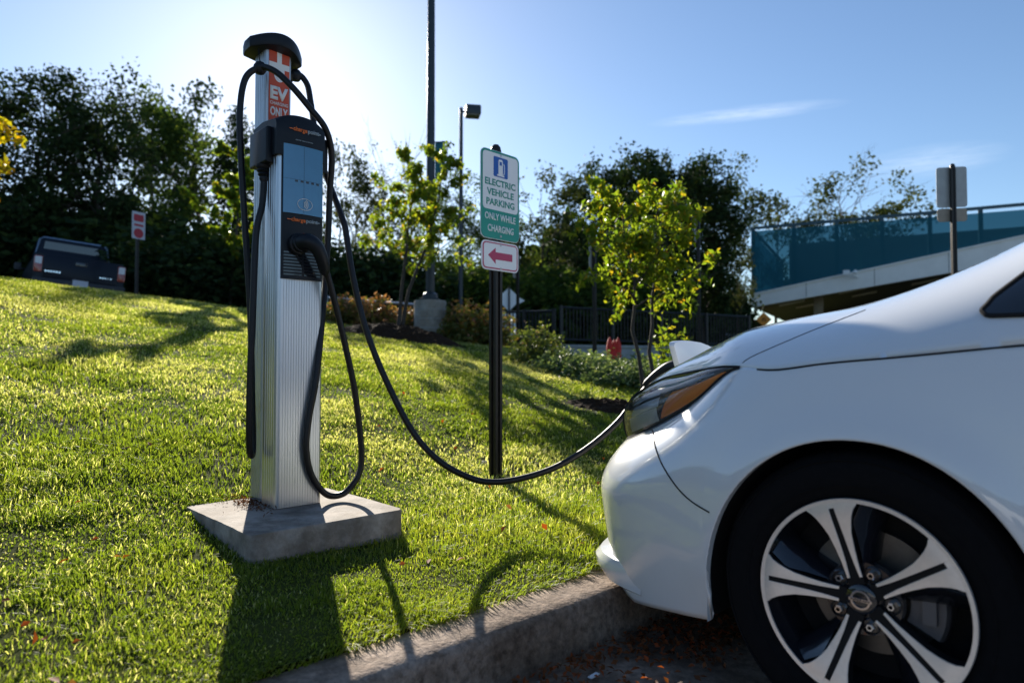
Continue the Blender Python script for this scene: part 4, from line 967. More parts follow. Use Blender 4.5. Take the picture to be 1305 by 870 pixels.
# ------------------------------------------------------------------ railings, wall, pipe
def railing(name, label, A, B, h, n, m='fence', posts=3, bars=2, zf=None):
    A, B = Vector(A), Vector(B); d = B-A; ln = d.length; rz = math.atan2(d.y, d.x); t = thing(name, label, 'fence', A, rz)
    sl = d.z/ Vector((d.x, d.y)).length; L2 = Vector((d.x, d.y)).length
    zz = lambda s_: sl*s_
    q = MB()
    for f in ((h, .10)[:bars] if bars < 3 else (h, h*.5, .1)): q.tube([(0, 0, zz(0)+f), (L2, 0, zz(L2)+f)], .026, 8)
    q.build('rail', M[m], t)
    if n:
        q = MB()
        for i in range(n):
            s_ = L2*(i+.5)/n; q.box(s_-.011, s_+.011, -.011, .011, zz(s_)+.1, zz(s_)+h)
        q.build('pickets', M[m], t)
    for i in range(posts):
        s_ = L2*i/(posts-1); MB().box(s_-.035, s_+.035, -.036, .036, zz(s_)-.3, zz(s_)+h+.05).build('post', M[m], t)
    return t
a = at(632, 15.2); b = at(706, 14.6)
railing('stair_railing', 'black picket railing behind the green parking sign post', (*a, .83+44/870*15.2-.6), (*b, .83+66/870*14.6-.95), .95, 18)
a = at(715, 18.0); b = at(955, 20.5)
railing('picket_fence', 'long black picket fence on top of the grey retaining wall', (*a, .83+20/870*18+.10), (*b, .83+14/870*20.5+.1), .95, 60, posts=5)
q = MB(); x, y = at(700, 17.6); x2, y2 = at(960, 20.1)
rw = thing('retaining_wall', 'low grey concrete retaining wall below the black fence', 'wall', (x, y, 0), math.atan2(y2-y, x2-x)); ln = math.hypot(x2-x, y2-y)
MB().box(0, ln, 0, .30, -.4, 1.22).build('wall_face', M['wall'], rw, bevel=.01); MB().box(-.02, ln, -.03, .33, 1.222, 1.30).build('coping', M['wall'], rw, bevel=.01)
a = at(415, 14.2); b = at(530, 13.7)
railing('pipe_rail', 'thin pale pipe rail behind the reddish shrubs', (*a, .83+83/870*14.2-.75), (*b, .83+74/870*13.7-.75), .75, 0, m='pipe', posts=3, bars=1)

# ------------------------------------------------------------------ pickup on the upper road
x, y = at(97, 16.4); TZ = .83+(462-371)/870*16.4
tk = thing('pickup_truck', 'black pickup truck parked at the top of the lawn, tailgate facing', 'truck', (x, y, TZ-.42), rot=(R(-1), R(4.2), R(39)))
# local: y forward from tailgate, x right; z=0 at ground
def shell(secs, name, m, par, ang=40):
    """secs: list of (y, outline[(x,z)...]) closed loops"""
    n = len(secs[0][1]); q = MB(); q.add([(px_, yy, pz) for yy, o in secs for px_, pz in o], [(i*n+k, i*n+(k+1) % n, (i+1)*n+(k+1) % n, (i+1)*n+k) for i in range(len(secs)-1) for k in range(n)]+[tuple(range(n)), tuple(range((len(secs)-1)*n, len(secs)*n))])
    return q.build(name, m, par, angle=ang)
bx = lambda w_, z0, z1: [(-w_*.96, z0), (w_*.96, z0), (w_, z0+.12), (w_, z0+.30), (w_*.985, z1-.08), (w_*.95, z1), (-w_*.95, z1), (-w_*.985, z1-.08), (-w_, z0+.30), (-w_, z0+.12)]
shell([(0.02, bx(.93, .55, 1.22)), (.3, bx(.95, .50, 1.23)), (1.75, bx(.955, .48, 1.24)), (1.9, bx(.955, .48, 1.26)), (3.6, bx(.955, .48, 1.27)), (4.4, bx(.95, .48, 1.20)), (5.3, bx(.90, .50, 1.08)), (5.45, bx(.84, .55, 1.00))], 'body', M['truck'], tk)
cb_ = lambda w0, w1, z0, z1: [(-w0, z0), (w0, z0), (w1+.03, z1-.10), (w1-.05, z1), (-w1+.05, z1), (-w1-.03, z1-.10)]
cbn = shell([(1.80, cb_(.90, .86, 1.22, 1.24)), (1.92, cb_(.90, .76, 1.22, 1.93)), (2.3, cb_(.91, .74, 1.22, 2.02)), (3.2, cb_(.91, .74, 1.22, 2.0)), (4.0, cb_(.90, .80, 1.22, 1.30))], 'cab', M['truck'], tk)
MB().prism([(-.70, 1.31), (.70, 1.31), (.64, 1.84), (-.64, 1.84)], 1.87, 1.885).build('rear_window', M['car_glass'], tk, smooth=False)
MB().tube([(-.86, 1.86, 1.27), (-.75, 1.91, 1.88), (-.67, 1.95, 1.945), (.67, 1.95, 1.945), (.75, 1.91, 1.88), (.86, 1.86, 1.27)], .022, 8).build('cab_highlight', M['cab_highlight'], tk)  # highlight along the black cab's roof and pillars, put in as a paler tube
for sx in (-1, 1):
    q = MB(); q.add([(sx*.905, 2.05, 1.30), (sx*.905, 3.55, 1.30), (sx*.81, 3.15, 1.86), (sx*.79, 2.15, 1.86)], [(0, 1, 2, 3)]); q.v = [(p[0]+sx*.012, p[1], p[2]) for p in q.v]; q.build('side_window', M['car_glass'], tk)
    tl = MB().prism(rrect(min(sx*.78, sx*.945), max(sx*.78, sx*.945), .78, 1.16, .03), -.01, .10).build('tail_lamp', M['tail_red'], tk, bevel=.01)
    MB().prism(rrect(min(sx*.795, sx*.93), max(sx*.795, sx*.93), .97, 1.14, .02), -.018, -.008).build('clear_lens', M['tail_clear'], tl, smooth=False)
    MB().prism(rrect(min(sx*1.0, sx*1.16), max(sx*1.0, sx*1.16), 1.24, 1.44, .03), 3.62, 3.72).build('door_mirror', M['truck_dark'], tk, bevel=.02)
    MB().tube([(sx*.92, 3.66, 1.28), (sx*1.05, 3.66, 1.30)], .02, 8).build('mirror_arm', M['truck_dark'], tk)
    for yy in (1.05, 4.35):
        wt = MB().lathe([(.22, -.11), (.34, -.12), (.37, -.09), (.375, 0), (.37, .09), (.34, .12), (.22, .11)], 32, 'y'); wt.v = [(v_[1]+sx*.84, v_[0]+yy, v_[2]+.38) for v_ in wt.v]; wt = wt.build('wheel', M['tyre'], tk)
        hb = MB().lathe([(.001, .08), (.12, .10), (.21, .06), (.22, .0)], 24, 'y'); hb.v = [(sx*v_[1]+sx*.84, v_[0]+yy, v_[2]+.38) for v_ in hb.v]; hb.build('rim', M['alum_dull'], wt)
tgm = MB().prism(rrect(-.765, .765, .66, 1.215, .03), -.005, .05).build('tailgate', M['truck'], tk, bevel=.01)
MB().prism(rrect(-.12, .12, 1.03, 1.12, .02), -.012, -.004).build('handle', M['black_gloss'], tgm, bevel=.003)
q = MB()
for k in range(6): q.box(-.72+.055*k, -.685+.055*k, -.010, -.006, .80, .838)
for k in range(5): q.box(.40+.055*k, .435+.055*k, -.010, -.006, .80, .83)
q.build('chrome_lettering', M['chrome'], tgm, smooth=False)
bp_ = MB().prism(rrect(-.95, .95, .46, .64, .04), -.14, .02).build('rear_bumper', M['truck_dark'], tk, bevel=.02)
MB().prism(rrect(-.16, .16, .505, .665, .01), -.150, -.142).build('number_plate', M['plate'], bp_, smooth=False)

# ------------------------------------------------------------------ parking garage
GX, GY = 12.3, 35.0; GR = math.atan2(-.47, .88)
ga = thing('parking_garage', 'parking garage ramp with teal mesh screen over a sloping white concrete edge', 'building', (GX, GY, 0), GR)
LG = 34.0; zr = lambda s_: 4.33+s_*(2.03/11.33); th_ = lambda s_: .66+.035*s_
m = MB(); q = np.linspace(0, LG, 18)
E_ = np.array([[(s_, 0, zr(s_)-th_(s_)), (s_, 0, zr(s_)), (s_, .30, zr(s_)), (s_, .30, zr(s_)-th_(s_))] for s_ in q])
m.add([tuple(p) for p in E_.reshape(-1, 3)], [(i*4+k, i*4+(k+1) % 4, (i+1)*4+(k+1) % 4, (i+1)*4+k) for i in range(17) for k in range(4)]+[(0, 1, 2, 3), (68, 69, 70, 71)])
ed = m.build('ramp_edge', M['white_conc'], ga, smooth=False)
for s_ in (2.6, 5.6, 8.6, 11.6, 14.6): MB().box(s_-.012, s_+.012, -.004, .01, zr(s_)-th_(s_)+.02, zr(s_)-.02).build('panel_joint', M['garage_dark'], ed, smooth=False)
m = MB(); m.add([(0, -.06, zr(0)-.04), (LG, -.06, zr(LG)-.04), (LG, .34, zr(LG)-.04), (0, .34, zr(0)-.04), (0, -.06, zr(0)+.03), (LG, -.06, zr(LG)+.03), (LG, .34, zr(LG)+.03), (0, .34, zr(0)+.03)], [(0, 3, 2, 1), (4, 5, 6, 7), (0, 1, 5, 4), (1, 2, 6, 5), (2, 3, 7, 6), (3, 0, 4, 7)])
m.build('ledge', M['white_conc'], ed, smooth=False)
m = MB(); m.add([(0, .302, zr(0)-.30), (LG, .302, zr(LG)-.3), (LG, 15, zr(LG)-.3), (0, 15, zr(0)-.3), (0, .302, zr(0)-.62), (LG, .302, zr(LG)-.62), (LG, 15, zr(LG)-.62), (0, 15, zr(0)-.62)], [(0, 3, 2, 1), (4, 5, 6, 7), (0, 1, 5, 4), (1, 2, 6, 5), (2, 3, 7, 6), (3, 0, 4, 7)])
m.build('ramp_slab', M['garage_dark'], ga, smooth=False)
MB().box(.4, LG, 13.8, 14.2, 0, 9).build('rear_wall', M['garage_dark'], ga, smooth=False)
MB().box(-5.5, .3, 2.5, 2.9, 0, 3.2).build('brick_wall', M['brick'], ga, smooth=False)
for s_ in (3.0, 9.0, 15.0, 21.0, 27.0): MB().box(s_-.22, s_+.22, 2.0, 2.44, 0, zr(s_)-.62).build('column', M['column'], ga, bevel=.02)
for i, s_ in enumerate((1.8, 4.6, 7.4, 10.6, 13.6)):
    for dy in (1.2, 4.4):
        s2 = s_+.5*(dy > 2); b = MB(); z = zr(s2)-.70; k_ = 2.03/11.33
        b.add([(s2-.6, dy, z-.6*k_), (s2+.6, dy, z+.6*k_), (s2+.6, dy+.22, z+.6*k_), (s2-.6, dy+.22, z-.6*k_), (s2-.6, dy, z-.6*k_-.08), (s2+.6, dy, z+.6*k_-.08), (s2+.6, dy+.22, z+.6*k_-.08), (s2-.6, dy+.22, z-.6*k_-.08)], [(0, 3, 2, 1), (4, 5, 6, 7), (0, 1, 5, 4), (1, 2, 6, 5), (2, 3, 7, 6), (3, 0, 4, 7)])
        b.build('light_strip', M['lampwarm'], ga, smooth=False)
mesh_m = bpy.data.materials.new('teal mesh'); mesh_m.use_nodes = True
n = mesh_m.node_tree; p = n.nodes['Principled BSDF']; o = n.nodes['Material Output']
p.inputs['Base Color'].default_value = (.008, .095, .135, 1); p.inputs['Roughness'].default_value = .6; p.inputs['Specular IOR Level'].default_value = .2
t_ = n.nodes.new('ShaderNodeBsdfTransparent'); t_.inputs['Color'].default_value = (.35, .75, .9, 1); x_ = n.nodes.new('ShaderNodeMixShader'); x_.inputs['Fac'].default_value = .86
n.links.new(t_.outputs['BSDF'], x_.inputs[1]); n.links.new(p.outputs['BSDF'], x_.inputs[2]); n.links.new(x_.outputs['Shader'], o.inputs['Surface'])
ZR = 7.72
m = MB(); m.add([(0, .10, zr(0)+.03), (LG, .10, zr(LG)+.03), (LG, .10, max(ZR-.22, zr(LG)+.1)), (16, .10, ZR-.22), (0, .10, ZR-.12)], [(0, 1, 2, 3, 4)]); sc_ = m.build('mesh_screen', mesh_m, ga, smooth=False)
m = MB(); m.add([(0, .10, zr(0)+.03), (0, 13.8, zr(0)+.03), (0, 13.8, ZR-.12), (0, .10, ZR-.12)], [(0, 1, 2, 3)]); m.build('mesh_screen', mesh_m, ga, smooth=False)
MB().box(-.05, 24, .12, .24, ZR-.02, ZR+.12).build('top_rail', M['garage_steel'], ga, smooth=False); MB().box(-.05, .07, .245, 13.8, ZR-.02, ZR+.12).build('top_rail', M['garage_steel'], ga, smooth=False)
for k in range(11):
    s_ = .1+1.95*k
    if zr(s_) < ZR-.1: MB().box(s_-.09, s_+.09, .13, .26, zr(s_)+.03, ZR-.02).build('screen_post', M['garage_steel'], ga, smooth=False)
for s_ in (1.0, 3.6, 6.2, 9.4): MB().box(s_-.07, s_+.07, 13.5, 13.7, zr(s_), ZR-.3).build('screen_post', M['garage_steel'], ga, smooth=False)
fx = thing('wall_camera', 'small white camera on an arm on the garage ramp edge', 'camera', ga.matrix_basis @ Vector((4.9, -.06, zr(4.9)-.30)), GR)
MB().tube([(0, 0, 0), (-.35, -.5, .16)], .035, 8).build('arm', M['sign_white'], fx); MB().box(-.62, -.33, -.62, -.40, .08, .32).build('housing', M['sign_white'], fx, bevel=.02)
MB().lathe([(.001, .36), (.07, .33), (.10, .26), (.10, .2)], 16, 'z', (-.10, -.25, .0)).build('dome', M['sign_white'], fx)
gp = thing('deck_lamp', 'thin tan lamp column standing on the garage ramp edge', 'lamp', ga.matrix_basis @ Vector((5.0, .20, zr(5.0)+.03)), GR)
MB().box(-.07, .07, -.02, .12, 0, 1.2).build('column', M['column'], gp, bevel=.01); MB().box(-.09, .09, -.04, .14, 1.2, 1.28).build('lamp_head', M['column'], gp, bevel=.01)

# car glimpsed beyond the bonnet
x, y = at(945, 22); pcx = thing('parked_car', 'dark grey car half hidden behind the white bonnet, under the trees', 'car', (x, y, .35), R(160))
cw = lambda w0, w1, z0, z1: [(-w0, z0), (w0, z0), (w0, z0+.3), (w1, z1), (-w1, z1), (-w0, z0+.3)]
shell([(-2.2, cw(.8, .75, .3, .75)), (-1.9, cw(.88, .82, .25, .95)), (1.7, cw(.88, .82, .25, .92)), (2.2, cw(.78, .7, .3, .72))], 'body', M['grey_car'], pcx)
shell([(-1.7, cw(.80, .78, .60, .94)), (-1.0, cw(.80, .60, .60, 1.40)), (.1, cw(.80, .60, .60, 1.42)), (1.0, cw(.80, .78, .60, .93))], 'cabin', M['car_glass'], pcx)
for sx in (-1, 1):
    for yy in (-1.35, 1.35):
        wt = MB().lathe([(.001, -.1), (.30, -.1), (.32, -.06), (.32, .06), (.30, .1), (.001, .1)], 24, 'y'); wt.v = [(v_[1]+sx*.80, v_[0]+yy, v_[2]+.32) for v_ in wt.v]; wt.build('wheel', M['tyre'], pcx)

# ------------------------------------------------------------------ trees and shrubs
def limbs(g, H, r0, spread, nl, up=.5, zs=.25, lean=(0, 0), tw=2):
    """trunk with limbs; returns mesh builder and limb end points"""
    q = MB(); tr = []; 
    n = 9
    for i in range(n):
        f = i/(n-1); tr.append(np.array([lean[0]*f*H+g.normal()*.012*H*(f > 0), lean[1]*f*H+g.normal()*.012*H*(f > 0), f*H*.96-(.35 if i == 0 else 0)]))
    q.tube(tr, [r0*(1-.90*(i/(n-1))**.8)+.004 for i in range(n)], 9); ends = []
    for k in range(nl):
        f = zs+(1-zs)*(k+g.random())/nl*.95; p = np.array([np.interp(f, np.linspace(0, 1, n), [t[j] for t in tr]) for j in range(3)])
        a = k*2.4+g.normal()*.4; L_ = spread*(1.05-.55*abs(f-.5)*1.2)*(.75+.5*g.random()); d = np.array([math.cos(a), math.sin(a), up*(.5+g.random())]); pts = [p]
        for j in range(1, 5): pts.append(p+d*L_*j/4+np.array([0, 0, .05*L_*(j/4)**2])+g.normal(size=3)*.04*L_)
        rb = max(r0*.42*(1-f*.7), .004); q.tube(pts, [rb*(1-.8*j/4)+.002 for j in range(5)], 6); ends.append(pts)
        for s_ in range(tw):
            j = 2+s_ % 3; p2 = pts[min(j, 4)]; d2 = d*.6+g.normal(size=3)*.6; d2[2] = abs(d2[2])*.7; pp = [p2, p2+d2*L_*.22, p2+d2*L_*.42+g.normal(size=3)*.03*L_]
            q.tube(pp, [rb*.4+.002, rb*.25+.0015, .0015], 5); ends.append(pp)
    return q, ends
def clumps_on(g, ends, n, rad, per, flat_=.7):
    C = []
    for _ in range(n):
        e = ends[g.integers(len(ends))]; k = g.random()**.6*(len(e)-1); i = int(min(k, len(e)-2)); p = e[i]+(e[i+1]-e[i])*(k-i)
        c = p+g.normal(size=3)*rad*.6; m_ = int(per*(.5+g.random())); C.append(c+g.normal(size=(m_, 3))*rad*np.array([1, 1, flat_])*(.5+.6*g.random()))
    return np.concatenate(C)
TREE_MESH = {}
def tree_meshes(kind, seed):
    if (kind, seed) in TREE_MESH: return TREE_MESH[kind, seed]
    g = np.random.default_rng(seed*13+len(kind))
    if kind == 'broad':      # unit-ish tree 10 m tall
        q, e = limbs(g, 10, .22, 3.0, 26, .45, .16, tw=3); C = clumps_on(g, e, 190, .44, 58); V, F = leaf_cards(C, .21, .62, .15, .3, seed); m = M['leaf_dark']; bk = M['bark']
    elif kind == 'dense':
        q, e = limbs(g, 10, .22, 2.9, 28, .45, .14, tw=3); C = clumps_on(g, e, 330, .46, 58); V, F = leaf_cards(C, .22, .62, .15, .3, seed); m = M['leaf_dark']; bk = M['bark']
    elif kind == 'green':
        q, e = limbs(g, 10, .20, 2.7, 24, .5, .18, tw=3); C = clumps_on(g, e, 170, .42, 54); V, F = leaf_cards(C, .20, .6, .15, .3, seed); m = M['leaf_mid']; bk = M['bark']
    elif kind == 'airy':
        q, e = limbs(g, 10, .16, 2.6, 18, .75, .30, tw=3); C = clumps_on(g, e, 105, .42, 32); V, F = leaf_cards(C, .25, .6, .2, .3, seed); m = M['leaf_olive']; bk = M['bark']
    elif kind == 'conifer':
        q = MB(); q.tube([(0, 0, -.3), (0, 0, 5), (0, 0, 10)], [.2, .11, .01], 8); CC = []
        for k in range(120):
            f = .12+.88*(k+g.random())/120; L_ = 2.1*(1-f)**.75+.15; a = k*2.4; n_ = int(14+70*(1-f)); s_ = g.random(n_)**.7
            d = np.array([math.cos(a), math.sin(a), -.12]); CC.append(np.array([0, 0, 10*f])+d*(s_*L_)[:, None]+g.normal(size=(n_, 3))*np.array([.16, .16, .10])); q.tube([(0, 0, 10*f), tuple(np.array([0, 0, 10*f])+d*L_*.9)], [.025, .006], 4)
        C = np.concatenate(CC); V, F = leaf_cards(C, .24, .35, .1, .4, seed); m = M['leaf_dark']; bk = M['bark']
    elif kind == 'bare':
        q, e = limbs(g, 10, .13, 1.9, 22, 1.1, .28, tw=6); C = clumps_on(g, e, 8, .3, 10); V, F = leaf_cards(C, .18, .5, .2, .3, seed); m = M['leaf_olive']; bk = M['bark_pale']
    elif kind == 'bush':
        q = MB()
        for k in range(12): a = k*2.4; q.tube([(0, 0, -.2), (math.cos(a)*.5, math.sin(a)*.5, .8), (math.cos(a)*.9, math.sin(a)*.9, 1.7)], [.03, .02, .006], 5)
        n_ = 8500; d = g.normal(size=(n_, 3)); d /= np.linalg.norm(d, axis=1, keepdims=True); r_ = g.random(n_)**.45; C = d*r_[:, None]*np.array([1.5, 1.5, 1.15])*(1+.28*np.sin(d[:, :1]*5+seed)*np.cos(d[:, 1:2]*4))+np.array([0, 0, 1.05]); C = C[C[:, 2] > -.1]; V, F = leaf_cards(C, .15, .6, .1, .3, seed); m = M['leaf_dark']; bk = M['bark']
    tr = q.build('trunk', bk, None, angle=60); nL = len(V)//4
    tint = np.clip(.45+.28*g.normal(size=nL), 0, 1); cr = np_mesh('crown', V, F, m, np.repeat(tint, 4))
    TREE_MESH[kind, seed] = (tr, cr); return tr, cr
USED = set()
def place_tree(kind, seed, px, Y, ytop, label, group=None, name='tree', sx=1.0, rz=0, base=None, leaf=None):
    x, y = at(px, Y); zb = gz(x, y)-.1 if base is None else base; H_ = .83+(462-ytop)/870*Y-zb
    t = thing(name, label, 'tree' if kind != 'bush' else 'bush', (x, y, zb), rz, group); k = H_*.90/10 if kind != 'bush' else H_/2.2; t.scale = (k*sx, k*sx, k)
    tr, cr = tree_meshes(kind, seed)
    if (kind, seed) in USED: tr, cr = tr.copy(), cr.copy(); COL.objects.link(tr); COL.objects.link(cr)
    USED.add((kind, seed)); tr.parent = t; cr.parent = t
    if leaf:
        cr.data = cr.data.copy(); cr.data.materials[0] = M[leaf]
    return t
# dark wood behind the truck and station: same label where nothing tells the trees apart
G1 = 'trees of the dark wood behind the lawn'
row = [  # kind, seed, px, Y, ytop, label, sx
 ('broad', 1, -50, 21, 66, 'tall dark tree at the far left edge of the wood', .9), ('broad', 2, 46, 22, 84, 'tall dark broadleaf tree directly behind the pickup cab', .82), ('broad', 3, 122, 23, 98, 'tall dark tree behind the pickup tailgate, highest of the wood', .78),
 ('green', 1, 190, 36, 116, 'broad tree behind the red and white sign', .8), ('broad', 2, 245, 40, 124, 'dark tree between the roadside sign and the yellowing young tree', .85), ('conifer', 1, 298, 42, 100, 'pointed dark conifer just left of the charging station', .95),
 ('conifer', 2, 345, 42, 142, 'dark conifer hidden behind the charging station column', .9), ('airy', 1, 432, 25, 205, 'thin leafy tree just right of the charging station', .75), ('airy', 2, 478, 26, 218, 'thin tree left of the young tree by the lamp post', .7), ('bare', 1, 520, 27, 158, 'nearly bare pale tree behind the bannered lamp post', .7), ('bare', 2, 486, 25, 172, 'nearly bare grey tree right of the charging station', .65), ('bare', 1, 455, 28, 176, 'slim bare tree in the gap right of the station', .6),
 ('green', 2, 560, 28, 225, 'green tree behind the slim square-headed lamp post', .8), ('green', 1, 640, 27, 272, 'low green tree behind the electric vehicle parking sign', .9), ('airy', 1, 690, 26, 232, 'airy tree with sky gaps right of the parking sign', 1.0), ('dense', 1, 772, 27, 200, 'dark tree behind the left half of the young yellow-green tree', .8), ('dense', 2, 858, 27, 182, 'tallest dark tree behind the young yellow-green tree', .92), ('dense', 1, 898, 29, 205, 'dark tree just left of the garage screen', .62),
 ('airy', 2, 940, 30, 290, 'small airy tree touching the left end of the garage', .45)]
for i, (k, sd, px, Y, yt, lb, sx) in enumerate(row): place_tree(k, sd, px, Y, yt, lb, G1, rz=i*1.7, sx=sx)
place_tree('airy', 2, 992, 52, 222, 'airy tree rising behind the left end of the garage screen', 'trees behind the garage', sx=.75, base=0)
place_tree('airy', 1, 1078, 50, 252, 'spreading tree behind the middle of the garage screen', 'trees behind the garage', sx=1.0, base=0, rz=2)
place_tree('airy', 2, 1120, 51, 240, 'tree with a leafy right side behind the garage screen', 'trees behind the garage', sx=.9, base=0, rz=4)
place_tree('bare', 2, 1075, 53, 205, 'bare branching treetop above the garage screen', 'trees behind the garage', sx=.9, base=0, rz=1)
# undergrowth closing the foot of the wood
G2 = 'bushes at the foot of the wood'
for i, (px, Y, yt) in enumerate([(-70, 23, 262), (-10, 23.5, 275), (30, 24, 250), (75, 24, 270), (125, 24, 262), (165, 23, 288), (212, 22, 296), (262, 19.5, 300), (318, 20, 305), (372, 20.5, 318), (425, 21, 320), (470, 21, 332), (520, 21.5, 335), (575, 22, 340), (628, 22, 352), (672, 22.5, 345), (715, 23, 352), (752, 23, 345), (795, 24, 350)]):
    place_tree('bush', 1+i % 3, px, Y, yt, 'dark bush filling the foot of the wood behind the lawn', G2, 'bush', sx=1.35, rz=i*1.3, leaf='leaf_mid' if px > 560 else None)
place_tree('bush', 2, 926, 33, 356, 'dark bush beside the lower left end of the garage', None, 'bush', sx=.6, rz=1)
# far woodland mass closing the view between the trunks
g = np.random.default_rng(99); n_ = 26000; az = np.radians(g.uniform(-50, 16.5, n_)); d_ = g.uniform(31, 40, n_); 
topz = 1+6.4*fbm(np.degrees(az)*.16+40, az*0, 81, 4)+1.5*fbm(np.degrees(az)*.9, az*0, 82, 3); topz *= np.where(np.degrees(az) > 8, .78, 1.0)
C = np.stack([d_*np.sin(az), d_*np.cos(az), .6+topz*g.random(n_)**.8], -1); V, F = leaf_cards(C, .62, .7, .1, .2, 77)
tag(np_mesh('far_woodland', V, F, M['leaf_dark'], np.repeat(np.clip(.5+.3*g.normal(size=n_), 0, 1), 4)), 'far wood seen as one dark mass between the nearer trunks', 'woodland', kind='stuff')

def young_tree(px, Y, ytop, crown, label, seed, stems=2, nleaf=900, size=.095, leaf='leaf_young', spread=.75, r0=.028, clear=.42, red=0., lean=0.):
    """slender multi-stem tree with hanging leaves"""
    g = np.random.default_rng(seed); x, y = at(px, Y); zb = gz(x, y); H_ = .83+(462-ytop)/870*Y-zb
    t = thing('young_tree', label, 'tree', (x, y, zb)); q = MB(); ends = []
    for s_ in range(stems):
        a = s_*2*math.pi/stems+.4; b0 = np.array([math.cos(a), math.sin(a), 0])*.03; top = np.array([math.cos(a)*spread*.28+lean, math.sin(a)*spread*.28, H_*(.97-.06*s_)]); pts = []
        for i in range(9): f = i/8; pts.append(b0+(top-b0)*f+np.array([g.normal(), g.normal(), 0])*.018*H_*.5*(0 < f < 1)-np.array([0, 0, .1 if i == 0 else 0]))
        q.tube(pts, [r0*(1-.85*i/8)+.003 for i in range(9)], 8)
        for k in range(13):
            f = clear+(1-clear)*(k+g.random())/13; p = np.array([np.interp(f, np.linspace(0, 1, 9), [v_[j] for v_ in pts]) for j in range(3)]); aa = k*2.4+g.normal()*.5+s_; L_ = spread*(.45+.6*g.random())*(1.0-.55*max(0, (f-.55)/.45)); d = np.array([math.cos(aa), math.sin(aa), .55+.4*g.random()]); bp2 = [p+d*L_*j/4+np.array([0, 0, -.10*L_*(j/4)**2*2]) + g.normal(size=3)*.02 for j in range(5)]; bp2[0] = p
            q.tube(bp2, [.009*(1-.8*j/4)*(1.2-f*.5)+.0012 for j in range(5)], 5); ends.append(bp2)
            for m_ in range(3):
                p2 = bp2[1+m_]; d2 = d*.4+g.normal(size=3)*.55; e2 = [p2, p2+d2*L_*.25, p2+d2*L_*.45-np.array([0, 0, .04])]; q.tube(e2, [.0035, .002, .001], 4); ends.append(e2)
    q.build('trunk', M['twig'], t, angle=60)
    C = []
    for _ in range(nleaf):
        e = ends[g.integers(len(ends))]; k = g.random()**.7*(len(e)-1); i = int(min(k, len(e)-2)); C.append(e[i]+(e[i+1]-e[i])*(k-i)+g.normal(size=3)*.035-np.array([0, 0, size*.4]))
    C = np.array(C); V, F = leaf_cards(C, size, .46, .85, .1, seed, fold=.35)
    tint = np.clip(.40+.22*g.normal(size=len(C))+red, 0, 1); hi = g.random(len(C)) < .05; tint[hi] = .9
    np_mesh('crown', V, F, M[leaf], np.repeat(tint, 4), t); return t
young_tree(824, 6.6, 236, None, 'young tree of yellow-green leaves with two thin stems beside the car nose', 4, 2, 3600, .074, spread=.80, r0=.020, clear=.47, lean=-.04)
young_tree(508, 11.4, 188, None, 'young tree of yellow-green leaves on the mulch mound by the lamp base', 8, 2, 4400, .094, spread=1.0, r0=.034, clear=.38, lean=.55)
young_tree(287, 18.0, 190, None, 'yellowing tree with a slim pale trunk behind the station', 12, 1, 5200, .15, spread=1.45, r0=.06, clear=.30, leaf='leaf_young', red=-.12)
young_tree(-52, 9.5, 130, None, 'bright yellow-orange tree reaching in beside the pickup', 15, 2, 900, .15, spread=.75, r0=.04, clear=.45, leaf='leaf_yellow')

def shrub(name, px, Y, dims, n, size, leaf, label, group=None, seed=0, tint0=.45, stems=True, lump=.25, zoff=0, tops=0):
    g = np.random.default_rng(seed+500); x, y = at(px, Y); zb = gz(x, y)+zoff; t = thing(name, label, 'shrub', (x, y, zb), 0, group)
    d = g.normal(size=(n, 3)); d[:, 2] = np.abs(d[:, 2]); d /= np.linalg.norm(d, axis=1, keepdims=True); r_ = g.random(n)**.42
    bump = 1+lump*np.sin(d[:, 0]*7+seed)*np.cos(d[:, 1]*6+seed*2)+lump*.6*g.normal(size=n)*.35; C = d*(r_*bump)[:, None]*np.array(dims)
    V, F = leaf_cards(C+np.array([0, 0, .03]), size, .45, -.25, .5, seed); tint = np.clip(tint0+.2*g.normal(size=n)+.25*(C[:, 2]/dims[2]-.5)*tops, 0, 1); np_mesh('foliage', V, F, M[leaf], np.repeat(tint, 4), t)
    if stems:
        q = MB()
        for k in range(14): a = k*2.4; s_ = .3+.5*g.random(); q.tube([(0, 0, -.1), (math.cos(a)*dims[0]*s_*.5, math.sin(a)*dims[1]*s_*.5, dims[2]*.5), (math.cos(a)*dims[0]*s_, math.sin(a)*dims[1]*s_, dims[2]*.85)], [.012, .008, .003], 5)
        q.build('stems', M['twig'], t)
    return t
G3 = 'reddish shrubs along the top of the lawn'
shrub('shrub', 440, 13.4, (.55, .5, .50), 1500, .10, 'leaf_red', 'reddish shrub nearest the charging station cables', G3, 1, .5, tops=1)
shrub('shrub', 478, 13.2, (.50, .5, .56), 1500, .10, 'leaf_red', 'reddish shrub behind the mulch mound, left of the young tree stems', G3, 2, .62, tops=1)
shrub('shrub', 517, 13.1, (.45, .5, .42), 1300, .10, 'leaf_red', 'reddish shrub squeezed against the round lamp base', G3, 3, .58, tops=1)
shrub('shrub', 592, 12.6, (.60, .55, .70), 1900, .10, 'leaf_red', 'tall green and red shrub immediately right of the lamp base', G3, 4, .42, tops=1)
shrub('shrub', 626, 12.9, (.45, .5, .68), 1500, .10, 'leaf_red', 'reddish shrub just left of the parking sign post', G3, 5, .48, tops=1)
shrub('shrub', 683, 9.7, (.46, .42, .50), 1900, .062, 'leaf_shrub', 'rounded green shrub with pink tips right of the parking sign post', None, 6, .45, tops=1)
shrub('shrub', 858, 8.3, (.34, .34, .75), 700, .085, 'leaf_young', 'bright green shrub with pink flower tips behind the charge flap', None, 7, .35)
G4 = 'ground cover junipers at the edge of the bed'
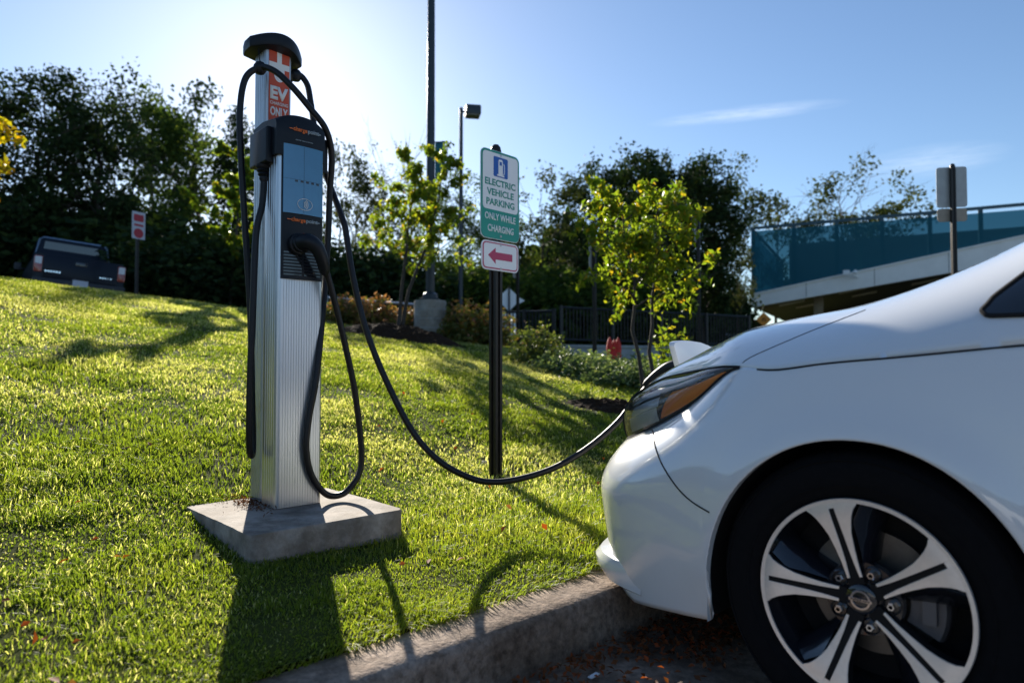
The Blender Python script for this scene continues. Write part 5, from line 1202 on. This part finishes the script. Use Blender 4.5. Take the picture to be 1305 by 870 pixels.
for i, (px, Y, dx, dz, lb) in enumerate([(722, 8.9, .48, .26, 'grey-green ground cover next to the rounded shrub'), (757, 8.4, .50, .30, 'grey-green ground cover in front of the red flower'), (792, 7.9, .48, .28, 'grey-green ground cover left of the thin tree stems'), (836, 8.0, .45, .26, 'grey-green ground cover behind the thin tree stems'), (812, 8.9, .50, .30, 'grey-green ground cover at the back of the bed by the wall')]):
    shrub('ground_cover_shrub', px, Y, (dx, .42, dz), 1800, .055, 'leaf_juniper', lb, G4, 20+i, .5, False, .3, tops=1)
x, y = at(783, 11.5); rf = thing('red_flower', 'bright red upright flower in front of the grey retaining wall', 'flower', (x, y, gz(x, y)))
zt = .83+(462-429)/870*11.5-gz(x, y)
q = MB()
for dx, hh in ((-.07, 1.0), (.06, .98), (.0, .90)):
    pts = [(dx*.3, 0, zt-.42), (dx, .02, zt-.25), (dx*1.1, .01, zt-.42+.42*hh)]; q.tube(catmull(pts, 5), [.03, .055, .07, .075, .07, .06, .06, .055, .045, .03, .006], 9)
q.build('petals', M['red_flower'], rf); MB().tube([(0, 0, -.1), (0, 0, zt-.38)], [.015, .02], 8).build('stalk', M['twig'], rf)

# small things by the kerb
def lump(name, loc, s_, m, label, cat, seed):
    bm = bmesh.new(); bmesh.ops.create_icosphere(bm, subdivisions=3, radius=1); g = np.random.default_rng(seed)
    for v_ in bm.verts:
        c = v_.co; k = 1+.35*(float(fbm(c.x*1.7+3+seed, c.y*1.7+c.z*1.3+5, seed, 4))-.5)*2; v_.co = Vector((c.x*s_[0]*k, c.y*s_[1]*k, c.z*s_[2]*k))
    me = bpy.data.meshes.new(name); bm.to_mesh(me); bm.free(); me.materials.append(M[m]); o = link(name, me); o.location = loc; tag(o, label, cat); me.polygons.foreach_set('use_smooth', [True]*len(me.polygons)); return o
x, y = from_uv(.115, 1.06); lump('stone', (x, y, .172), (.045, .035, .032), 'rock', 'dark lumpy stone on the kerb top beside the car bumper', 'stone', 3)
x, y = from_uv(-.135, .63); pp = MB().box(-.022, .022, -.006, .006, 0, .003).build('paper_scrap', M['paper'], None, smooth=False); pp.location = (x, y, .016); pp.rotation_euler = (.05, .1, R(55)); tag(pp, 'small white paper scrap lying in the gutter', 'litter')
for i, (u, v, lb) in enumerate(((-.10, .42, 'pale broken concrete chip in the gutter, largest of the chips'), (-.14, .36, 'pale flat concrete chip nearest the picture bottom in the gutter'), (-.07, .50, 'small pale chip against the kerb foot'))):
    x, y = from_uv(u, v); c_ = lump('concrete_chip', (x, y, .015), (.026-.006*i, .017, .007), 'concrete', lb, 'stone', 30+i); c_['group'] = 'concrete chips in the gutter'
# wood across the lot behind the viewpoint, which the car's side mirrors
g = np.random.default_rng(123); n_ = 9000; az = np.radians(g.uniform(110, 290, n_)); d_ = g.uniform(34, 44, n_)
hz = 2+6*fbm(np.degrees(az)*.12, az*0, 91, 4); C = np.stack([d_*np.sin(az), d_*np.cos(az), hz*g.random(n_)**.8], -1); V, F = leaf_cards(C, 1.1, .8, .1, .2, 78)
tag(np_mesh('woodland_across_lot', V, F, M['leaf_mid'], np.repeat(np.clip(.5+.3*g.normal(size=n_), 0, 1), 4)), 'wood across the parking lot, mirrored in the white car side', 'woodland', kind='stuff')

# car in the next stalls to the left, mirrored in the hatchback's wing
cp2 = copy_tree(pcx); x, y = from_uv(-2.7, -5.3); cp2.location = (x, y, 0); cp2.rotation_euler = (0, 0, R(47)); cp2['label'] = 'silver car in the next stalls, mirrored in the white front wing'
for ch in cp2.children:
    if ch.name.startswith('body'): ch.data = ch.data.copy(); ch.data.materials[0] = M['silver_car']

# dry clippings blown against the foot of the columns
n_ = 260; g = np.random.default_rng(44); P_ = np.array([SW((-.085+.05*abs(g.normal())*-1, .10+.11*g.normal(), .006+.004*g.random())) for _ in range(n_)])
V, F = leaf_cards(P_, .016, .25, 0, 2.5, 45); tag(np_mesh('dry_clippings', V, F, M['leaf_fallen'], np.repeat(.3*g.random(n_), 4)), 'dry brown clippings blown against the foot of the charging station', 'clippings', kind='stuff')
